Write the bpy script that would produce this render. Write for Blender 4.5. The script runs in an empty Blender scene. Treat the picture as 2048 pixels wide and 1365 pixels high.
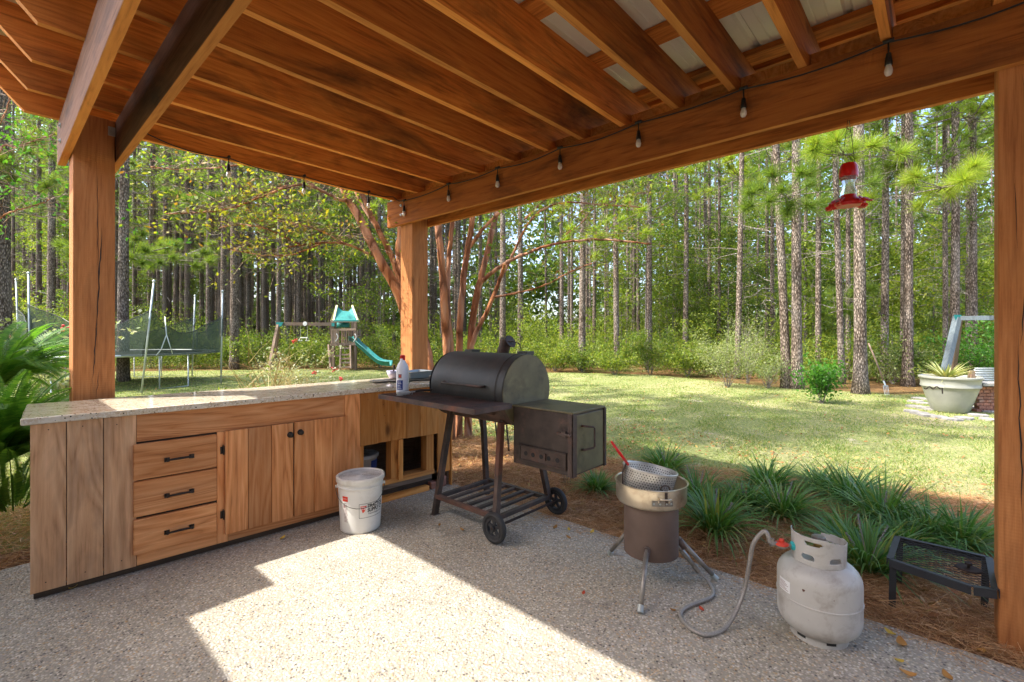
import bpy, bmesh, math, random
import numpy as np
from mathutils import Vector, Matrix
random.seed(7)
rng = np.random.default_rng(11)
SC = bpy.context.scene
COL = SC.collection
rad = math.radians

# ------------------------------------------------------------------ camera, light, exposure
TH = rad(42.17); CAMH = 1.36; FPX = 945.0
FWD = Vector((math.cos(TH), math.sin(TH), 0)); RGT = Vector((math.sin(TH), -math.cos(TH), 0))
cam_d = bpy.data.cameras.new('camera'); cam = bpy.data.objects.new('camera', cam_d); COL.objects.link(cam)
cam.location = (0, 0, CAMH); cam.rotation_euler = (rad(90), 0, TH - rad(90))
cam_d.sensor_width = 36; cam_d.lens = 36 * FPX / 2048; cam_d.shift_y = -17.5 / 2048
cam_d.clip_start = .05; cam_d.clip_end = 600
SC.camera = cam
SUN_DIR = Vector((.6075, -.43, -1)).normalized()
world = bpy.data.worlds.new('World'); SC.world = world; world.use_nodes = True
wn = world.node_tree.nodes; wl = world.node_tree.links
sky = wn.new('ShaderNodeTexSky'); sky.sky_type = 'NISHITA'; sky.sun_disc = False
sky.sun_elevation = math.asin(-SUN_DIR.z); sky.sun_rotation = math.atan2(-SUN_DIR.x, -SUN_DIR.y)
sky.dust_density = 3.0; sky.air_density = .8; sky.ozone_density = .6
bg = wn['Background']; bg.inputs['Strength'].default_value = 0.15
wl.new(sky.outputs[0], bg.inputs['Color'])
sun_d = bpy.data.lights.new('sun', 'SUN'); sun_d.energy = 2.25; sun_d.angle = rad(.53); sun_d.color = (1, .955, .87)
sun = bpy.data.objects.new('sun', sun_d); COL.objects.link(sun); sun.location = (-6, 5, 10)
sun.rotation_euler = SUN_DIR.to_track_quat('-Z', 'Y').to_euler()
SC.view_settings.view_transform = 'Standard'; SC.view_settings.look = 'None'
SC.view_settings.gamma = 1; SC.view_settings.use_curve_mapping = False
SC.view_settings.exposure = 2.15
SC.cycles.max_bounces = 7; SC.cycles.diffuse_bounces = 4; SC.cycles.transparent_max_bounces = 16
SC.cycles.sample_clamp_indirect = 6

def P(px, py, Z):
    """point of the place at depth Z (m along the camera axis) from survey pixels of the photograph"""
    v = FWD * Z + RGT * ((px - 1024) / FPX * Z)
    return Vector((v.x, v.y, CAMH - (py - 665) / FPX * Z))
def G(px, py, z=0.0):
    return P(px, py, FPX * (CAMH - z) / (py - 665))
def W(xc, Z, z=0.0):
    v = FWD * Z + RGT * xc
    return Vector((v.x, v.y, z))

# ------------------------------------------------------------------ object helpers
MAT = {}
def tag(o, label=None, cat=None, group=None, kind=None):
    if label: o['label'] = label
    if cat: o['category'] = cat
    if group: o['group'] = group
    if kind: o['kind'] = kind
    return o
WM = {}
def thing(name, label, cat, loc=(0, 0, 0), rotz=0, group=None):
    o = bpy.data.objects.new(name, None); COL.objects.link(o)
    o.empty_display_size = .1
    o.location = loc; o.rotation_euler = (0, 0, rotz)
    WM[o.name] = Matrix.Translation(Vector(loc)) @ Matrix.Rotation(rotz, 4, 'Z')
    return tag(o, label, cat, group)
def link_mesh(name, me, mat, parent=None, loc=None, label=None):
    o = bpy.data.objects.new(name, me); COL.objects.link(o)
    if mat is not None and len(me.materials) == 0: me.materials.append(mat)
    if parent is not None: o.parent = parent
    if loc is not None: o.location = loc
    WM[o.name] = (WM[parent.name].copy() if parent is not None else Matrix()) @ (Matrix.Translation(Vector(loc)) if loc is not None else Matrix())
    if label: o['label'] = label
    return o
def np_mesh(name, verts, faces, smooth=False):
    verts = np.asarray(verts, dtype=np.float32); faces = np.asarray(faces, dtype=np.int32)
    me = bpy.data.meshes.new(name)
    me.vertices.add(len(verts)); me.vertices.foreach_set('co', verts.ravel())
    k = faces.shape[1]
    me.loops.add(faces.size); me.loops.foreach_set('vertex_index', faces.ravel())
    me.polygons.add(len(faces)); me.polygons.foreach_set('loop_start', np.arange(0, faces.size, k, dtype=np.int32))
    me.polygons.foreach_set('loop_total', np.full(len(faces), k, dtype=np.int32))
    me.polygons.foreach_set('use_smooth', np.full(len(faces), smooth, dtype=bool))
    me.update(calc_edges=True); me.validate()
    return me
class MB:
    def __init__(s): s.v = []; s.f = []; s.m = None
    def add(s, vs, fs):
        n = len(s.v)
        s.v += [tuple(s.m @ Vector(v)) if s.m else tuple(v) for v in vs]
        s.f += [tuple(i + n for i in f) for f in fs]; return s
    def box(s, x0, x1, y0, y1, z0, z1):
        return s.hexa([(x0,y0,z0),(x1,y0,z0),(x1,y1,z0),(x0,y1,z0)], [(x0,y0,z1),(x1,y0,z1),(x1,y1,z1),(x0,y1,z1)])
    def hexa(s, b, t):
        n = len(b)
        fs = [tuple(range(n - 1, -1, -1)), tuple(range(n, 2 * n))] + [(i, (i + 1) % n, n + (i + 1) % n, n + i) for i in range(n)]
        return s.add(list(b) + list(t), fs)
    def bar(s, a, b, w, h, up=(0, 0, 1)):
        a = Vector(a); b = Vector(b); d = (b - a).normalized(); u = Vector(up)
        if abs(d.dot(u)) > .98: u = Vector((0, 1, 0))
        r = d.cross(u).normalized() * w / 2; q = r.cross(d).normalized() * h / 2
        return s.hexa([a - r - q, a + r - q, a + r + q, a - r + q], [b - r - q, b + r - q, b + r + q, b - r + q])
    def tube(s, pts, rs, n=8, cap=True):
        pts = [Vector(p) for p in pts]
        if not hasattr(rs, '__len__'): rs = [rs] * len(pts)
        vs = []; fs = []; ref = None
        for i, p in enumerate(pts):
            d = (pts[min(i + 1, len(pts) - 1)] - pts[max(i - 1, 0)]).normalized()
            if ref is None: ref = Vector((0, 0, 1)) if abs(d.z) < .9 else Vector((1, 0, 0))
            a = d.cross(ref).normalized(); b = a.cross(d).normalized(); ref = b
            for k in range(n):
                t = 2 * math.pi * k / n
                vs.append(p + (a * math.cos(t) + b * math.sin(t)) * rs[i])
        for i in range(len(pts) - 1):
            for k in range(n):
                fs.append((i*n+k, i*n+(k+1) % n, (i+1)*n+(k+1) % n, (i+1)*n+k))
        if cap:
            fs.append(tuple(range(n - 1, -1, -1))); L = (len(pts) - 1) * n; fs.append(tuple(range(L, L + n)))
        return s.add(vs, fs)
    def lathe(s, prof, c=(0, 0, 0), n=32, a0=0, a1=2 * math.pi, M=None):
        """prof: (r, z) list"""
        full = abs(a1 - a0 - 2 * math.pi) < 1e-6; cols = n if full else n + 1
        vs = []; fs = []; c = Vector(c)
        for i, (r, z) in enumerate(prof):
            for k in range(cols):
                t = a0 + (a1 - a0) * k / n
                v = Vector((r * math.cos(t), r * math.sin(t), z))
                if M: v = M @ v
                vs.append(v + c)
        for i in range(len(prof) - 1):
            for k in range(n):
                k2 = (k + 1) % cols
                fs.append((i*cols+k, i*cols+k2, (i+1)*cols+k2, (i+1)*cols+k))
        return s.add(vs, fs)
    def build(s, name, mat, parent=None, smooth=False, bevel=0, label=None, local=False, auto=False):
        me = bpy.data.meshes.new(name)
        vs = s.v
        if parent is not None and not local:
            inv = WM[parent.name].inverted(); vs = [tuple(inv @ Vector(v)) for v in vs]
        me.from_pydata(vs, [], s.f)
        if smooth: me.polygons.foreach_set('use_smooth', [True] * len(me.polygons))
        me.update()
        o = link_mesh(name, me, mat, parent, label=label)
        if bevel:
            b = o.modifiers.new('bevel', 'BEVEL'); b.width = bevel; b.segments = 2; b.limit_method = 'ANGLE'; b.angle_limit = rad(40)
        return o
def smooth_angle(o, ang=40):
    bm = bmesh.new(); bm.from_mesh(o.data); bmesh.ops.remove_doubles(bm, verts=bm.verts, dist=1e-5)
    for f in bm.faces: f.smooth = True
    for e in bm.edges:
        if len(e.link_faces) == 2 and e.calc_face_angle(0) > rad(ang): e.smooth = False
    bm.to_mesh(o.data); bm.free(); return o
def copy_tree(o, parent=None):
    c = o.copy(); COL.objects.link(c)
    if parent is not None: c.parent = parent
    for ch in list(o.children): copy_tree(ch, c)
    return c
def catmull(pts, k=6):
    pts = [Vector(p) for p in pts]; out = []
    for i in range(len(pts) - 1):
        p0 = pts[max(i-1, 0)]; p1 = pts[i]; p2 = pts[i+1]; p3 = pts[min(i+2, len(pts)-1)]
        for j in range(k):
            t = j / k
            out.append(.5 * ((2*p1) + (p2-p0)*t + (2*p0-5*p1+4*p2-p3)*t*t + (3*p1-p0-3*p2+p3)*t**3))
    out.append(pts[-1]); return out

# ------------------------------------------------------------------ material helpers
class NT:
    def __init__(s, name):
        s.m = bpy.data.materials.new(name); s.m.use_nodes = True
        s.n = s.m.node_tree.nodes; s.l = s.m.node_tree.links
        s.p = s.n['Principled BSDF']; s.out = s.n['Material Output']
        MAT[name] = s.m
    def node(s, t, **k):
        nd = s.n.new('ShaderNode' + t)
        for a, b in k.items(): setattr(nd, a, b)
        return nd
    def link(s, a, b): s.l.new(a, b)
    def coord(s, scale=(1, 1, 1), rnd=0.0, gen='Object'):
        tc = s.node('TexCoord'); mp = s.node('Mapping'); s.link(tc.outputs[gen], mp.inputs['Vector'])
        mp.inputs['Scale'].default_value = scale
        if rnd:
            oi = s.node('ObjectInfo'); mu = s.node('Math', operation='MULTIPLY'); mu.inputs[1].default_value = rnd
            s.link(oi.outputs['Random'], mu.inputs[0])
            cx = s.node('CombineXYZ')
            for i in range(3): s.link(mu.outputs[0], cx.inputs[i])
            s.link(cx.outputs[0], mp.inputs['Location'])
        return mp.outputs[0]
    def noise(s, vec, scale=5, detail=4, rough=.6, dist=0):
        nd = s.node('TexNoise'); nd.inputs['Scale'].default_value = scale; nd.inputs['Detail'].default_value = detail
        nd.inputs['Roughness'].default_value = rough; nd.inputs['Distortion'].default_value = dist
        if vec is not None: s.link(vec, nd.inputs['Vector'])
        return nd.outputs['Fac']
    def voro(s, vec, scale=5, feature='F1', out='Distance', rnd=1):
        nd = s.node('TexVoronoi', feature=feature); nd.inputs['Scale'].default_value = scale
        nd.inputs['Randomness'].default_value = rnd
        if vec is not None: s.link(vec, nd.inputs['Vector'])
        return nd.outputs[out]
    def ramp(s, fac, stops, interp='LINEAR'):
        nd = s.node('ValToRGB'); r = nd.color_ramp; r.interpolation = interp
        while len(r.elements) < len(stops): r.elements.new(.5)
        for e, (p, c) in zip(r.elements, stops):
            e.position = p; e.color = (*c, 1) if len(c) == 3 else c
        s.link(fac, nd.inputs[0]); return nd.outputs[0]
    def mix(s, a, b, fac, mode='MIX'):
        nd = s.node('Mix', data_type='RGBA', blend_type=mode)
        for sock, v in ((nd.inputs[6], a), (nd.inputs[7], b), (nd.inputs[0], fac)):
            if hasattr(v, 'type') and hasattr(v, 'is_linked'): s.link(v, sock)
            elif isinstance(v, (int, float)): sock.default_value = v
            else: sock.default_value = (*v, 1)
        return nd.outputs[2]
    def math(s, op, a, b=0.0, clamp=False):
        nd = s.node('Math', operation=op); nd.use_clamp = clamp
        for i, v in enumerate((a, b)):
            if isinstance(v, (int, float)): nd.inputs[i].default_value = v
            else: s.link(v, nd.inputs[i])
        return nd.outputs[0]
    def bump(s, h, strength=.3, dist=.01):
        nd = s.node('Bump'); nd.inputs['Strength'].default_value = strength; nd.inputs['Distance'].default_value = dist
        s.link(h, nd.inputs['Height']); s.link(nd.outputs[0], s.p.inputs['Normal']); return nd.outputs[0]
    def base(s, c):
        if isinstance(c, tuple): s.p.inputs['Base Color'].default_value = (*c, 1)
        else: s.link(c, s.p.inputs['Base Color'])
    def rough(s, r, spec=.5, metal=0):
        if isinstance(r, (int, float)): s.p.inputs['Roughness'].default_value = r
        else: s.link(r, s.p.inputs['Roughness'])
        s.p.inputs['Specular IOR Level'].default_value = spec; s.p.inputs['Metallic'].default_value = metal

def wood(name, axis, light, mid, dark, blotch=.5, stain=(.03, .02, .015), saw=0.0, rough=.75, knots=.5, ring=.48):
    t = NT(name)
    fine = [38, 38, 38]; fine[axis] = 1.6
    big = [5, 5, 5]; big[axis] = .55
    v1 = t.coord(tuple(fine), 40); v2 = t.coord(tuple(big), 40); v3 = t.coord((1, 1, 1), 40)
    n1 = t.noise(v1, 1.6, 6, .7, .4)
    n2 = t.noise(v2, 1.3, 2, .4, .5)
    wv = t.math('FRACT', t.math('MULTIPLY', n2, 11.0))
    wv2 = t.math('ABSOLUTE', t.math('SUBTRACT', wv, .5))
    g = t.math('ADD', t.math('MULTIPLY', n1, .70), t.math('MULTIPLY', wv2, ring))
    c = t.ramp(g, [(.20, dark), (.38, mid), (.66, light)])
    oi = t.node('ObjectInfo')
    tint = t.ramp(oi.outputs['Random'], [(0, (.62, .58, .54)), (.5, (1, .97, .93)), (1, (1.2, 1.12, 1.02))])
    c = t.mix(c, tint, .85, 'MULTIPLY')
    bsc = [3.2, 3.2, 3.2]; bsc[axis] = .8
    v4 = t.coord(tuple(bsc), 23)
    b = t.noise(v4, 1.2, 5, .65, .6)
    bf = t.ramp(b, [(.48, (0, 0, 0)), (.72, (1, 1, 1))])
    c = t.mix(c, stain, t.math('MULTIPLY', bf, blotch))
    kv = [6, 6, 6]; kv[axis] = 2.6
    vk = t.coord(tuple(kv), 31)
    k = t.voro(vk, .62)
    kf = t.ramp(k, [(.035, (1, 1, 1)), (.11, (0, 0, 0))])
    c = t.mix(c, tuple(x * .35 for x in dark), t.math('MULTIPLY', kf, knots))
    t.base(c)
    h = t.math('ADD', n1, t.math('MULTIPLY', kf, -.6))
    if saw:
        sv = [3, 3, 3]; sv[axis] = 1
        wn_ = t.node('TexWave', wave_type='BANDS', bands_direction='XYZ'[axis]); wn_.inputs['Scale'].default_value = 22
        wn_.inputs['Distortion'].default_value = 1.2; wn_.inputs['Detail'].default_value = 2
        t.link(v3, wn_.inputs['Vector'])
        h = t.math('ADD', h, t.math('MULTIPLY', wn_.outputs['Fac'], saw))
    t.bump(h, .35, .004); t.rough(rough, .25)
    return t.m
CED = dict(light=(.78, .315, .068), mid=(.58, .188, .035), dark=(.24, .066, .012), ring=.24)
for i, a in enumerate('xyz'):
    wood('cedar_' + a, i, blotch=.92, stain=(.075, .032, .014), saw=.12, **CED)
wood('cedar_beam_y', 1, (.66, .25, .055), (.48, .155, .032), (.21, .058, .012), blotch=.95, stain=(.07, .027, .012), saw=.35, ring=.22)
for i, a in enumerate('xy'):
    wood('cedar_edge_' + a, i, (.86, .40, .10), (.72, .29, .065), (.42, .14, .03), blotch=.25, stain=(.14, .06, .025), saw=.0, ring=.2, knots=.4)  # lighter cedar for undersides: light bounced off the slab is in the colour
wood('cedar_weathered_y', 1, (.36, .19, .11), (.25, .12, .065), (.11, .055, .03), blotch=.95, stain=(.06, .042, .037), saw=.35, ring=.16)
wood('post_wood', 2, (.64, .30, .115), (.50, .205, .07), (.30, .105, .035), blotch=.6, stain=(.17, .075, .035), saw=.25, ring=.18)
wood('cypress_z', 2, (.84, .42, .185), (.66, .27, .095), (.30, .10, .035), blotch=.34, stain=(.20, .10, .055), knots=.8)
wood('cypress_x', 0, (.84, .42, .185), (.66, .27, .095), (.30, .10, .035), blotch=.30, stain=(.20, .10, .055), knots=.8)
wood('cypress_pale_z', 2, (.74, .47, .28), (.58, .33, .175), (.30, .15, .075), blotch=.6, stain=(.15, .10, .07), knots=.9)
wood('pine_stud', 2, (.80, .37, .11), (.64, .25, .055), (.38, .13, .03), blotch=.3, stain=(.22, .12, .05), knots=.9)
wood('pine_stud_x', 0, (.80, .37, .11), (.64, .25, .055), (.38, .13, .03), blotch=.4, stain=(.12, .08, .05), knots=.9)
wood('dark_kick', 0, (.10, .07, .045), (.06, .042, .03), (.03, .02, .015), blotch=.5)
wood('weathered_z', 2, (.30, .22, .165), (.21, .145, .10), (.14, .09, .065), blotch=.4, stain=(.2, .19, .17))
wood('weathered_x', 0, (.30, .22, .165), (.21, .145, .10), (.14, .09, .065), blotch=.4, stain=(.2, .19, .17))
wood('blue_grey_wood', 2, (.13, .165, .19), (.10, .13, .155), (.06, .08, .095), blotch=.3, stain=(.15, .125, .10))

def simple(name, col, rough=.5, metal=0, spec=.5, var=.0, vscale=8, dirt=None, dirt_amt=.5, bump=0, dscale=4):
    t = NT(name); c = col
    v = t.coord((1, 1, 1), 13)
    if var:
        n = t.noise(v, vscale, 5, .6)
        c = t.ramp(n, [(.3, tuple(x * (1 - var) for x in col)), (.7, tuple(min(1, x * (1 + var)) for x in col))])
    if dirt:
        n2 = t.noise(v, dscale, 6, .7, .3)
        c = t.mix(c, dirt, t.math('MULTIPLY', t.ramp(n2, [(.5, (0, 0, 0)), (.68, (1, 1, 1))]), dirt_amt))
    t.base(c); t.rough(rough, spec, metal)
    if bump: t.bump(t.noise(v, 60, 4, .7), bump, .003)
    return t.m
simple('black_paint', (.022, .020, .018), .46, spec=.45, var=.3, vscale=6, dirt=(.075, .052, .04), dirt_amt=.45, bump=.15)
simple('rust_black', (.052, .037, .030), .58, spec=.4, var=.4, vscale=9, dirt=(.17, .09, .065), dirt_amt=.75, bump=.3, dscale=5)
simple('rust_rail', (.085, .06, .05), .62, spec=.3, var=.4, vscale=9, dirt=(.20, .075, .045), dirt_amt=.8, bump=.3, dscale=3)
simple('olive_sheen_metal', (.135, .112, .055), .5, spec=.5, var=.35, vscale=5, dirt=(.05, .04, .022), dirt_amt=.85, bump=.2, dscale=6)  # olive reflected sheen painted into the base colour
simple('rust_dark', (.035, .024, .02), .8, spec=.2, var=.4, dirt=(.09, .045, .03), bump=.3)
simple('rubber', (.028, .028, .03), .7, var=.3, bump=.2)
simple('white_plastic', (.74, .73, .69), .42, var=.06, vscale=5, dirt=(.45, .40, .32), dirt_amt=.45, dscale=7)
simple('bottle_plastic', (.80, .81, .84), .3, spec=.5)
simple('lid_dirty', (.50, .50, .50), .6, var=.2, vscale=14, dirt=(.14, .11, .09), dirt_amt=.8, dscale=9)
simple('red_plastic', (.62, .012, .010), .3)
simple('red_bright', (.70, .012, .012), .35)
simple('black_plastic', (.012, .012, .012), .4)
simple('ink_black', (.02, .02, .02), .5)
simple('ink_red', (.72, .06, .03), .5)
simple('ink_grey', (.30, .18, .17), .5)
simple('ink_blue', (.03, .06, .26), .5)
simple('ink_white', (.8, .8, .8), .5)
simple('aluminium', (.74, .66, .52), .30, .85, var=.15, vscale=6, dirt=(.34, .20, .09), dirt_amt=.6, dscale=5)
simple('alu_basket', (.72, .71, .68), .38, .7, var=.12, vscale=10, dirt=(.35, .30, .24), dirt_amt=.4)
simple('hole_dark', (.02, .02, .02), .8)
simple('steel_grey', (.30, .28, .25), .48, .6, var=.2, vscale=20, dirt=(.14, .09, .06), dirt_amt=.5, dscale=12)
simple('burner_paint', (.13, .088, .070), .6, .1, var=.25, vscale=5, dirt=(.085, .05, .04), dirt_amt=.6, bump=.12, dscale=3)
simple('tank_paint', (.50, .485, .455), .42, spec=.45, var=.05, dirt=(.24, .19, .15), dirt_amt=.55, bump=.05, dscale=9)
simple('rust_spot', (.10, .035, .02), .8)
simple('brass', (.42, .27, .09), .4, .8)
simple('teal_plastic', (.03, .45, .48), .4)
simple('oil_bronze', (.035, .028, .022), .5, .5, var=.3)
simple('galvanised', (.42, .46, .45), .42, .45, var=.15, dirt=(.3, .27, .2), dirt_amt=.4)
simple('playset_green', (.010, .19, .17), .45, var=.1)
simple('playset_trim', (.62, .58, .30), .5, var=.1)
simple('grate_paint', (.035, .037, .042), .5, spec=.4, var=.25, bump=.1)
simple('cord_black', (.012, .012, .012), .5)
simple('pot_glaze', (.285, .285, .24), .35, var=.12, vscale=5, dirt=(.24, .25, .2), dirt_amt=.4, dscale=5)
simple('bowl_glaze', (.45, .42, .55), .35)
simple('grey_metal_pan', (.32, .35, .34), .38, .5, var=.1)
simple('brick_red', (.30, .13, .085), .85, var=.4, vscale=12, dirt=(.4, .36, .32), dirt_amt=.5, bump=.3)
simple('stone_grey', (.27, .255, .23), .85, var=.25, vscale=9, bump=.3)
simple('siding_green', (.50, .54, .42), .6, var=.05)
simple('fill_cut_tan', (.26, .22, .17), .7, var=.05)
simple('house_white', (.62, .60, .55), .7, var=.05)
simple('roof_dark', (.12, .11, .10), .8, var=.2)
simple('dead_leaf', (.36, .18, .05), .7, spec=.2, var=.45, vscale=3)
simple('yellow_leaf', (.55, .38, .06), .6, spec=.2, var=.3, vscale=3)
simple('red_leaf', (.42, .06, .025), .6, spec=.2, var=.3, vscale=3)
simple('flower_red', (.62, .03, .04), .5)
simple('plate_steel', (.5, .5, .48), .5, .7)

def foliage(name, cols, trans=.4, rough=.5, spec=.3, island=True):
    t = NT(name)
    ge = t.node('NewGeometry')
    st = [(i / max(1, len(cols) - 1), c) for i, c in enumerate(cols)]
    c = t.ramp(ge.outputs['Random Per Island'], st)
    pos = t.node('ObjectInfo')
    hue = t.ramp(pos.outputs['Random'], [(0, (.82, .9, .85)), (1, (1.12, 1.06, .9))])
    c = t.mix(c, hue, .8, 'MULTIPLY')
    t.base(c); t.rough(rough, spec)
    tr = t.node('BsdfTranslucent'); t.link(t.mix(c, (1.25, 1.3, .6), 1.0, 'MULTIPLY'), tr.inputs['Color'])
    mx = t.node('MixShader'); mx.inputs[0].default_value = trans
    t.link(t.p.outputs[0], mx.inputs[1]); t.link(tr.outputs[0], mx.inputs[2]); t.link(mx.outputs[0], t.out.inputs['Surface'])
    return t.m
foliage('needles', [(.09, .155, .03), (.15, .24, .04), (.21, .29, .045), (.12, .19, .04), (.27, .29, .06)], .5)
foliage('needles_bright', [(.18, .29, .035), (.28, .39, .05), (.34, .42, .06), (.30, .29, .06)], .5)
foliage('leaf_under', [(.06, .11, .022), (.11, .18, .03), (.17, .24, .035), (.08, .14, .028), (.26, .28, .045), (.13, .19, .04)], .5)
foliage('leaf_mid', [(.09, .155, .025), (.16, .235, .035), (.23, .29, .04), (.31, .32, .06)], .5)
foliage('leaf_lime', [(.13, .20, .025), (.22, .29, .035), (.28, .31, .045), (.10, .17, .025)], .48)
foliage('leaf_pale', [(.22, .28, .12), (.30, .34, .16), (.16, .22, .08), (.25, .27, .10)], .35)
foliage('leaf_green', [(.05, .16, .02), (.08, .22, .025), (.12, .27, .03)], .45)
foliage('leaf_whitish', [(.35, .38, .27), (.45, .44, .36), (.22, .28, .12), (.42, .33, .22)], .35)
foliage('leaf_myrtle', [(.18, .26, .03), (.28, .31, .035), (.34, .30, .035), (.14, .22, .03), (.22, .30, .04), (.36, .17, .035)], .5)
foliage('fern_green', [(.075, .20, .028), (.12, .27, .038), (.18, .33, .045)], .45)
foliage('liriope_green', [(.045, .14, .03), (.10, .24, .05), (.16, .31, .065), (.07, .18, .04), (.36, .36, .10)], .3, .38, .5)
foliage('yucca_leaf', [(.42, .42, .18), (.52, .50, .24), (.25, .30, .10), (.46, .38, .16)], .25)
foliage('grass_blade', [(.12, .23, .04), (.19, .30, .065), (.40, .38, .16), (.18, .27, .055), (.54, .47, .25), (.09, .20, .03)], .35)
foliage('straw', [(.50, .26, .13), (.62, .37, .21), (.37, .18, .085), (.72, .49, .31), (.54, .29, .15), (.22, .11, .055)], .12, .6, .25)
foliage('dry_stem', [(.40, .36, .14), (.46, .33, .16), (.30, .30, .10)], .1)
foliage('litter', [(.34, .17, .06), (.45, .26, .10), (.25, .10, .04), (.50, .36, .12), (.40, .13, .05)], .2)
foliage('far_leaf', [(.10, .165, .035), (.17, .25, .045), (.24, .32, .055), (.13, .20, .045)], .5)

def bark(name, c1, c2, c3, sx=7, sz=2.2):
    t = NT(name); v = t.coord((sx, sx, sz), 17)
    vo = t.voro(v, 2.6); n = t.noise(v, 3, 5, .7)
    k = t.math('ADD', t.math('MULTIPLY', vo, .9), t.math('MULTIPLY', n, .45))
    c = t.ramp(k, [(.28, c3), (.52, c2), (.85, c1)])
    vv = t.coord((1.2, 1.2, .5), 9); n2 = t.noise(vv, 1.5, 4, .6)
    c = t.mix(c, (.9, .84, .75), t.math('MULTIPLY', t.ramp(n2, [(.45, (0, 0, 0)), (.7, (1, 1, 1))]), .22))
    t.base(c); t.rough(.9, .15)
    edge = t.ramp(t.math('ADD', t.voro(v, 2.6, 'DISTANCE_TO_EDGE'), t.math('MULTIPLY', t.math('SUBTRACT', n, .5), .25)), [(0, (0, 0, 0)), (.16, (1, 1, 1))])
    t.base(t.mix(tuple(x * .35 for x in c1), c, t.math('ADD', t.math('MULTIPLY', edge, .65), .35)))
    t.bump(t.math('ADD', edge, t.math('MULTIPLY', n, .5)), .9, .03)
bark('pine_bark', (.13, .095, .07), (.28, .215, .165), (.52, .43, .35), 15, 4.2)
bark('dead_twig', (.22, .18, .15), (.30, .26, .22), (.36, .32, .28), 10, 10)
bark('myrtle_bark', (.36, .14, .06), (.48, .205, .09), (.60, .34, .19), 2.5, .7)
bark('myrtle_twig', (.28, .17, .10), (.36, .24, .15), (.44, .33, .23), 5, .9)
# ------------------------------------------------------------------ setting materials
t = NT('slab_aggregate')
v = t.coord((1, 1, 1))
vo = t.node('TexVoronoi'); vo.inputs['Scale'].default_value = 92; t.link(v, vo.inputs['Vector'])
sep = t.node('SeparateColor'); t.link(vo.outputs['Color'], sep.inputs[0])
peb = t.ramp(sep.outputs[0], [(0, (.10, .09, .085)), (.14, (.36, .32, .25)), (.35, (.60, .53, .41)), (.5, (.46, .30, .16)), (.60, (.70, .64, .53)), (.78, (.45, .41, .36)), (.93, (.78, .73, .64)), (1, (.07, .07, .08))])
d_ = t.ramp(vo.outputs['Distance'], [(.35, (1, 1, 1)), (.62, (0, 0, 0))])
c = t.mix((.37, .335, .28), peb, d_)
n = t.noise(v, 1.1, 6, .65, .4); n2 = t.noise(v, 4.5, 6, .7)
c = t.mix(c, (.52, .49, .45), t.math('MULTIPLY', t.ramp(n, [(.42, (1, 1, 1)), (.66, (0, 0, 0))]), .28), 'MULTIPLY')
c = t.mix(c, (.62, .60, .57), t.math('MULTIPLY', t.ramp(n2, [(.58, (0, 0, 0)), (.72, (1, 1, 1))]), .45))
n3 = t.noise(v, 2.3, 7, .75, .8)
c = t.mix(c, (.12, .11, .10), t.math('MULTIPLY', t.ramp(n3, [(.55, (0, 0, 0)), (.72, (1, 1, 1))]), .5))
t.base(c); t.rough(.8, .25)
t.bump(t.math('ADD', t.math('MULTIPLY', d_, 1.0), t.math('MULTIPLY', n2, .2)), .7, .004)

t = NT('granite')
v = t.coord((1, 1, 1))
a1 = t.noise(v, 36, 5, .7); a2 = t.noise(v, 80, 3, .6); a3 = t.noise(v, 14, 4, .6, .6)
c = t.ramp(a3, [(.3, (.50, .37, .22)), (.5, (.64, .53, .38)), (.7, (.74, .67, .54))])
c = t.mix(c, (.74, .68, .57), t.ramp(a2, [(.5, (0, 0, 0)), (.6, (1, 1, 1))]))
c = t.mix(c, (.20, .10, .045), t.ramp(a1, [(.59, (0, 0, 0)), (.66, (1, 1, 1))]))
vv = t.voro(v, 48)
c = t.mix(c, (.02, .016, .014), t.ramp(t.math('ADD', vv, t.math('MULTIPLY', a1, .5)), [(.37, (1, 1, 1)), (.43, (0, 0, 0))]))
t.base(c); t.rough(.10, .5)

t = NT('straw_ground'); v = t.coord((1, 1, 1))
n = t.noise(v, 35, 6, .75, 1.5); n2 = t.noise(v, 2, 4, .6)
c = t.ramp(n, [(.3, (.11, .055, .03)), (.5, (.31, .16, .085)), (.7, (.48, .29, .165))])
t.base(t.mix(c, (.60, .50, .45), t.ramp(n2, [(.4, (0, 0, 0)), (.7, (1, 1, 1))]), 'MULTIPLY')); t.rough(.9, .1); t.bump(n, .8, .02)

t = NT('lawn_soil'); v = t.coord((1, 1, 1))
n = t.noise(v, 26, 6, .75, .5); n2 = t.noise(v, .55, 5, .65, .5); n3 = t.noise(v, 1.7, 5, .6)
c = t.ramp(n, [(.3, (.10, .14, .04)), (.5, (.20, .22, .08)), (.7, (.37, .35, .16))])
c = t.mix(c, (.40, .33, .20), t.math('MULTIPLY', t.ramp(n2, [(.5, (0, 0, 0)), (.68, (1, 1, 1))]), .6))
c = t.mix(c, (.50, .42, .32), t.math('MULTIPLY', t.ramp(n3, [(.64, (0, 0, 0)), (.72, (1, 1, 1))]), .7))
t.base(c); t.rough(.9, .1); t.bump(n, .7, .02)

t = NT('forest_floor'); v = t.coord((1, 1, 1))
n = t.noise(v, 8, 6, .75, .5); n2 = t.noise(v, .6, 4, .6)
c = t.ramp(n, [(.3, (.07, .045, .02)), (.55, (.20, .11, .045)), (.75, (.34, .22, .10))])
t.base(t.mix(c, (.07, .10, .025), t.math('MULTIPLY', t.ramp(n2, [(.45, (0, 0, 0)), (.65, (1, 1, 1))]), .6))); t.rough(.95, .1); t.bump(n, .8, .05)

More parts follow.
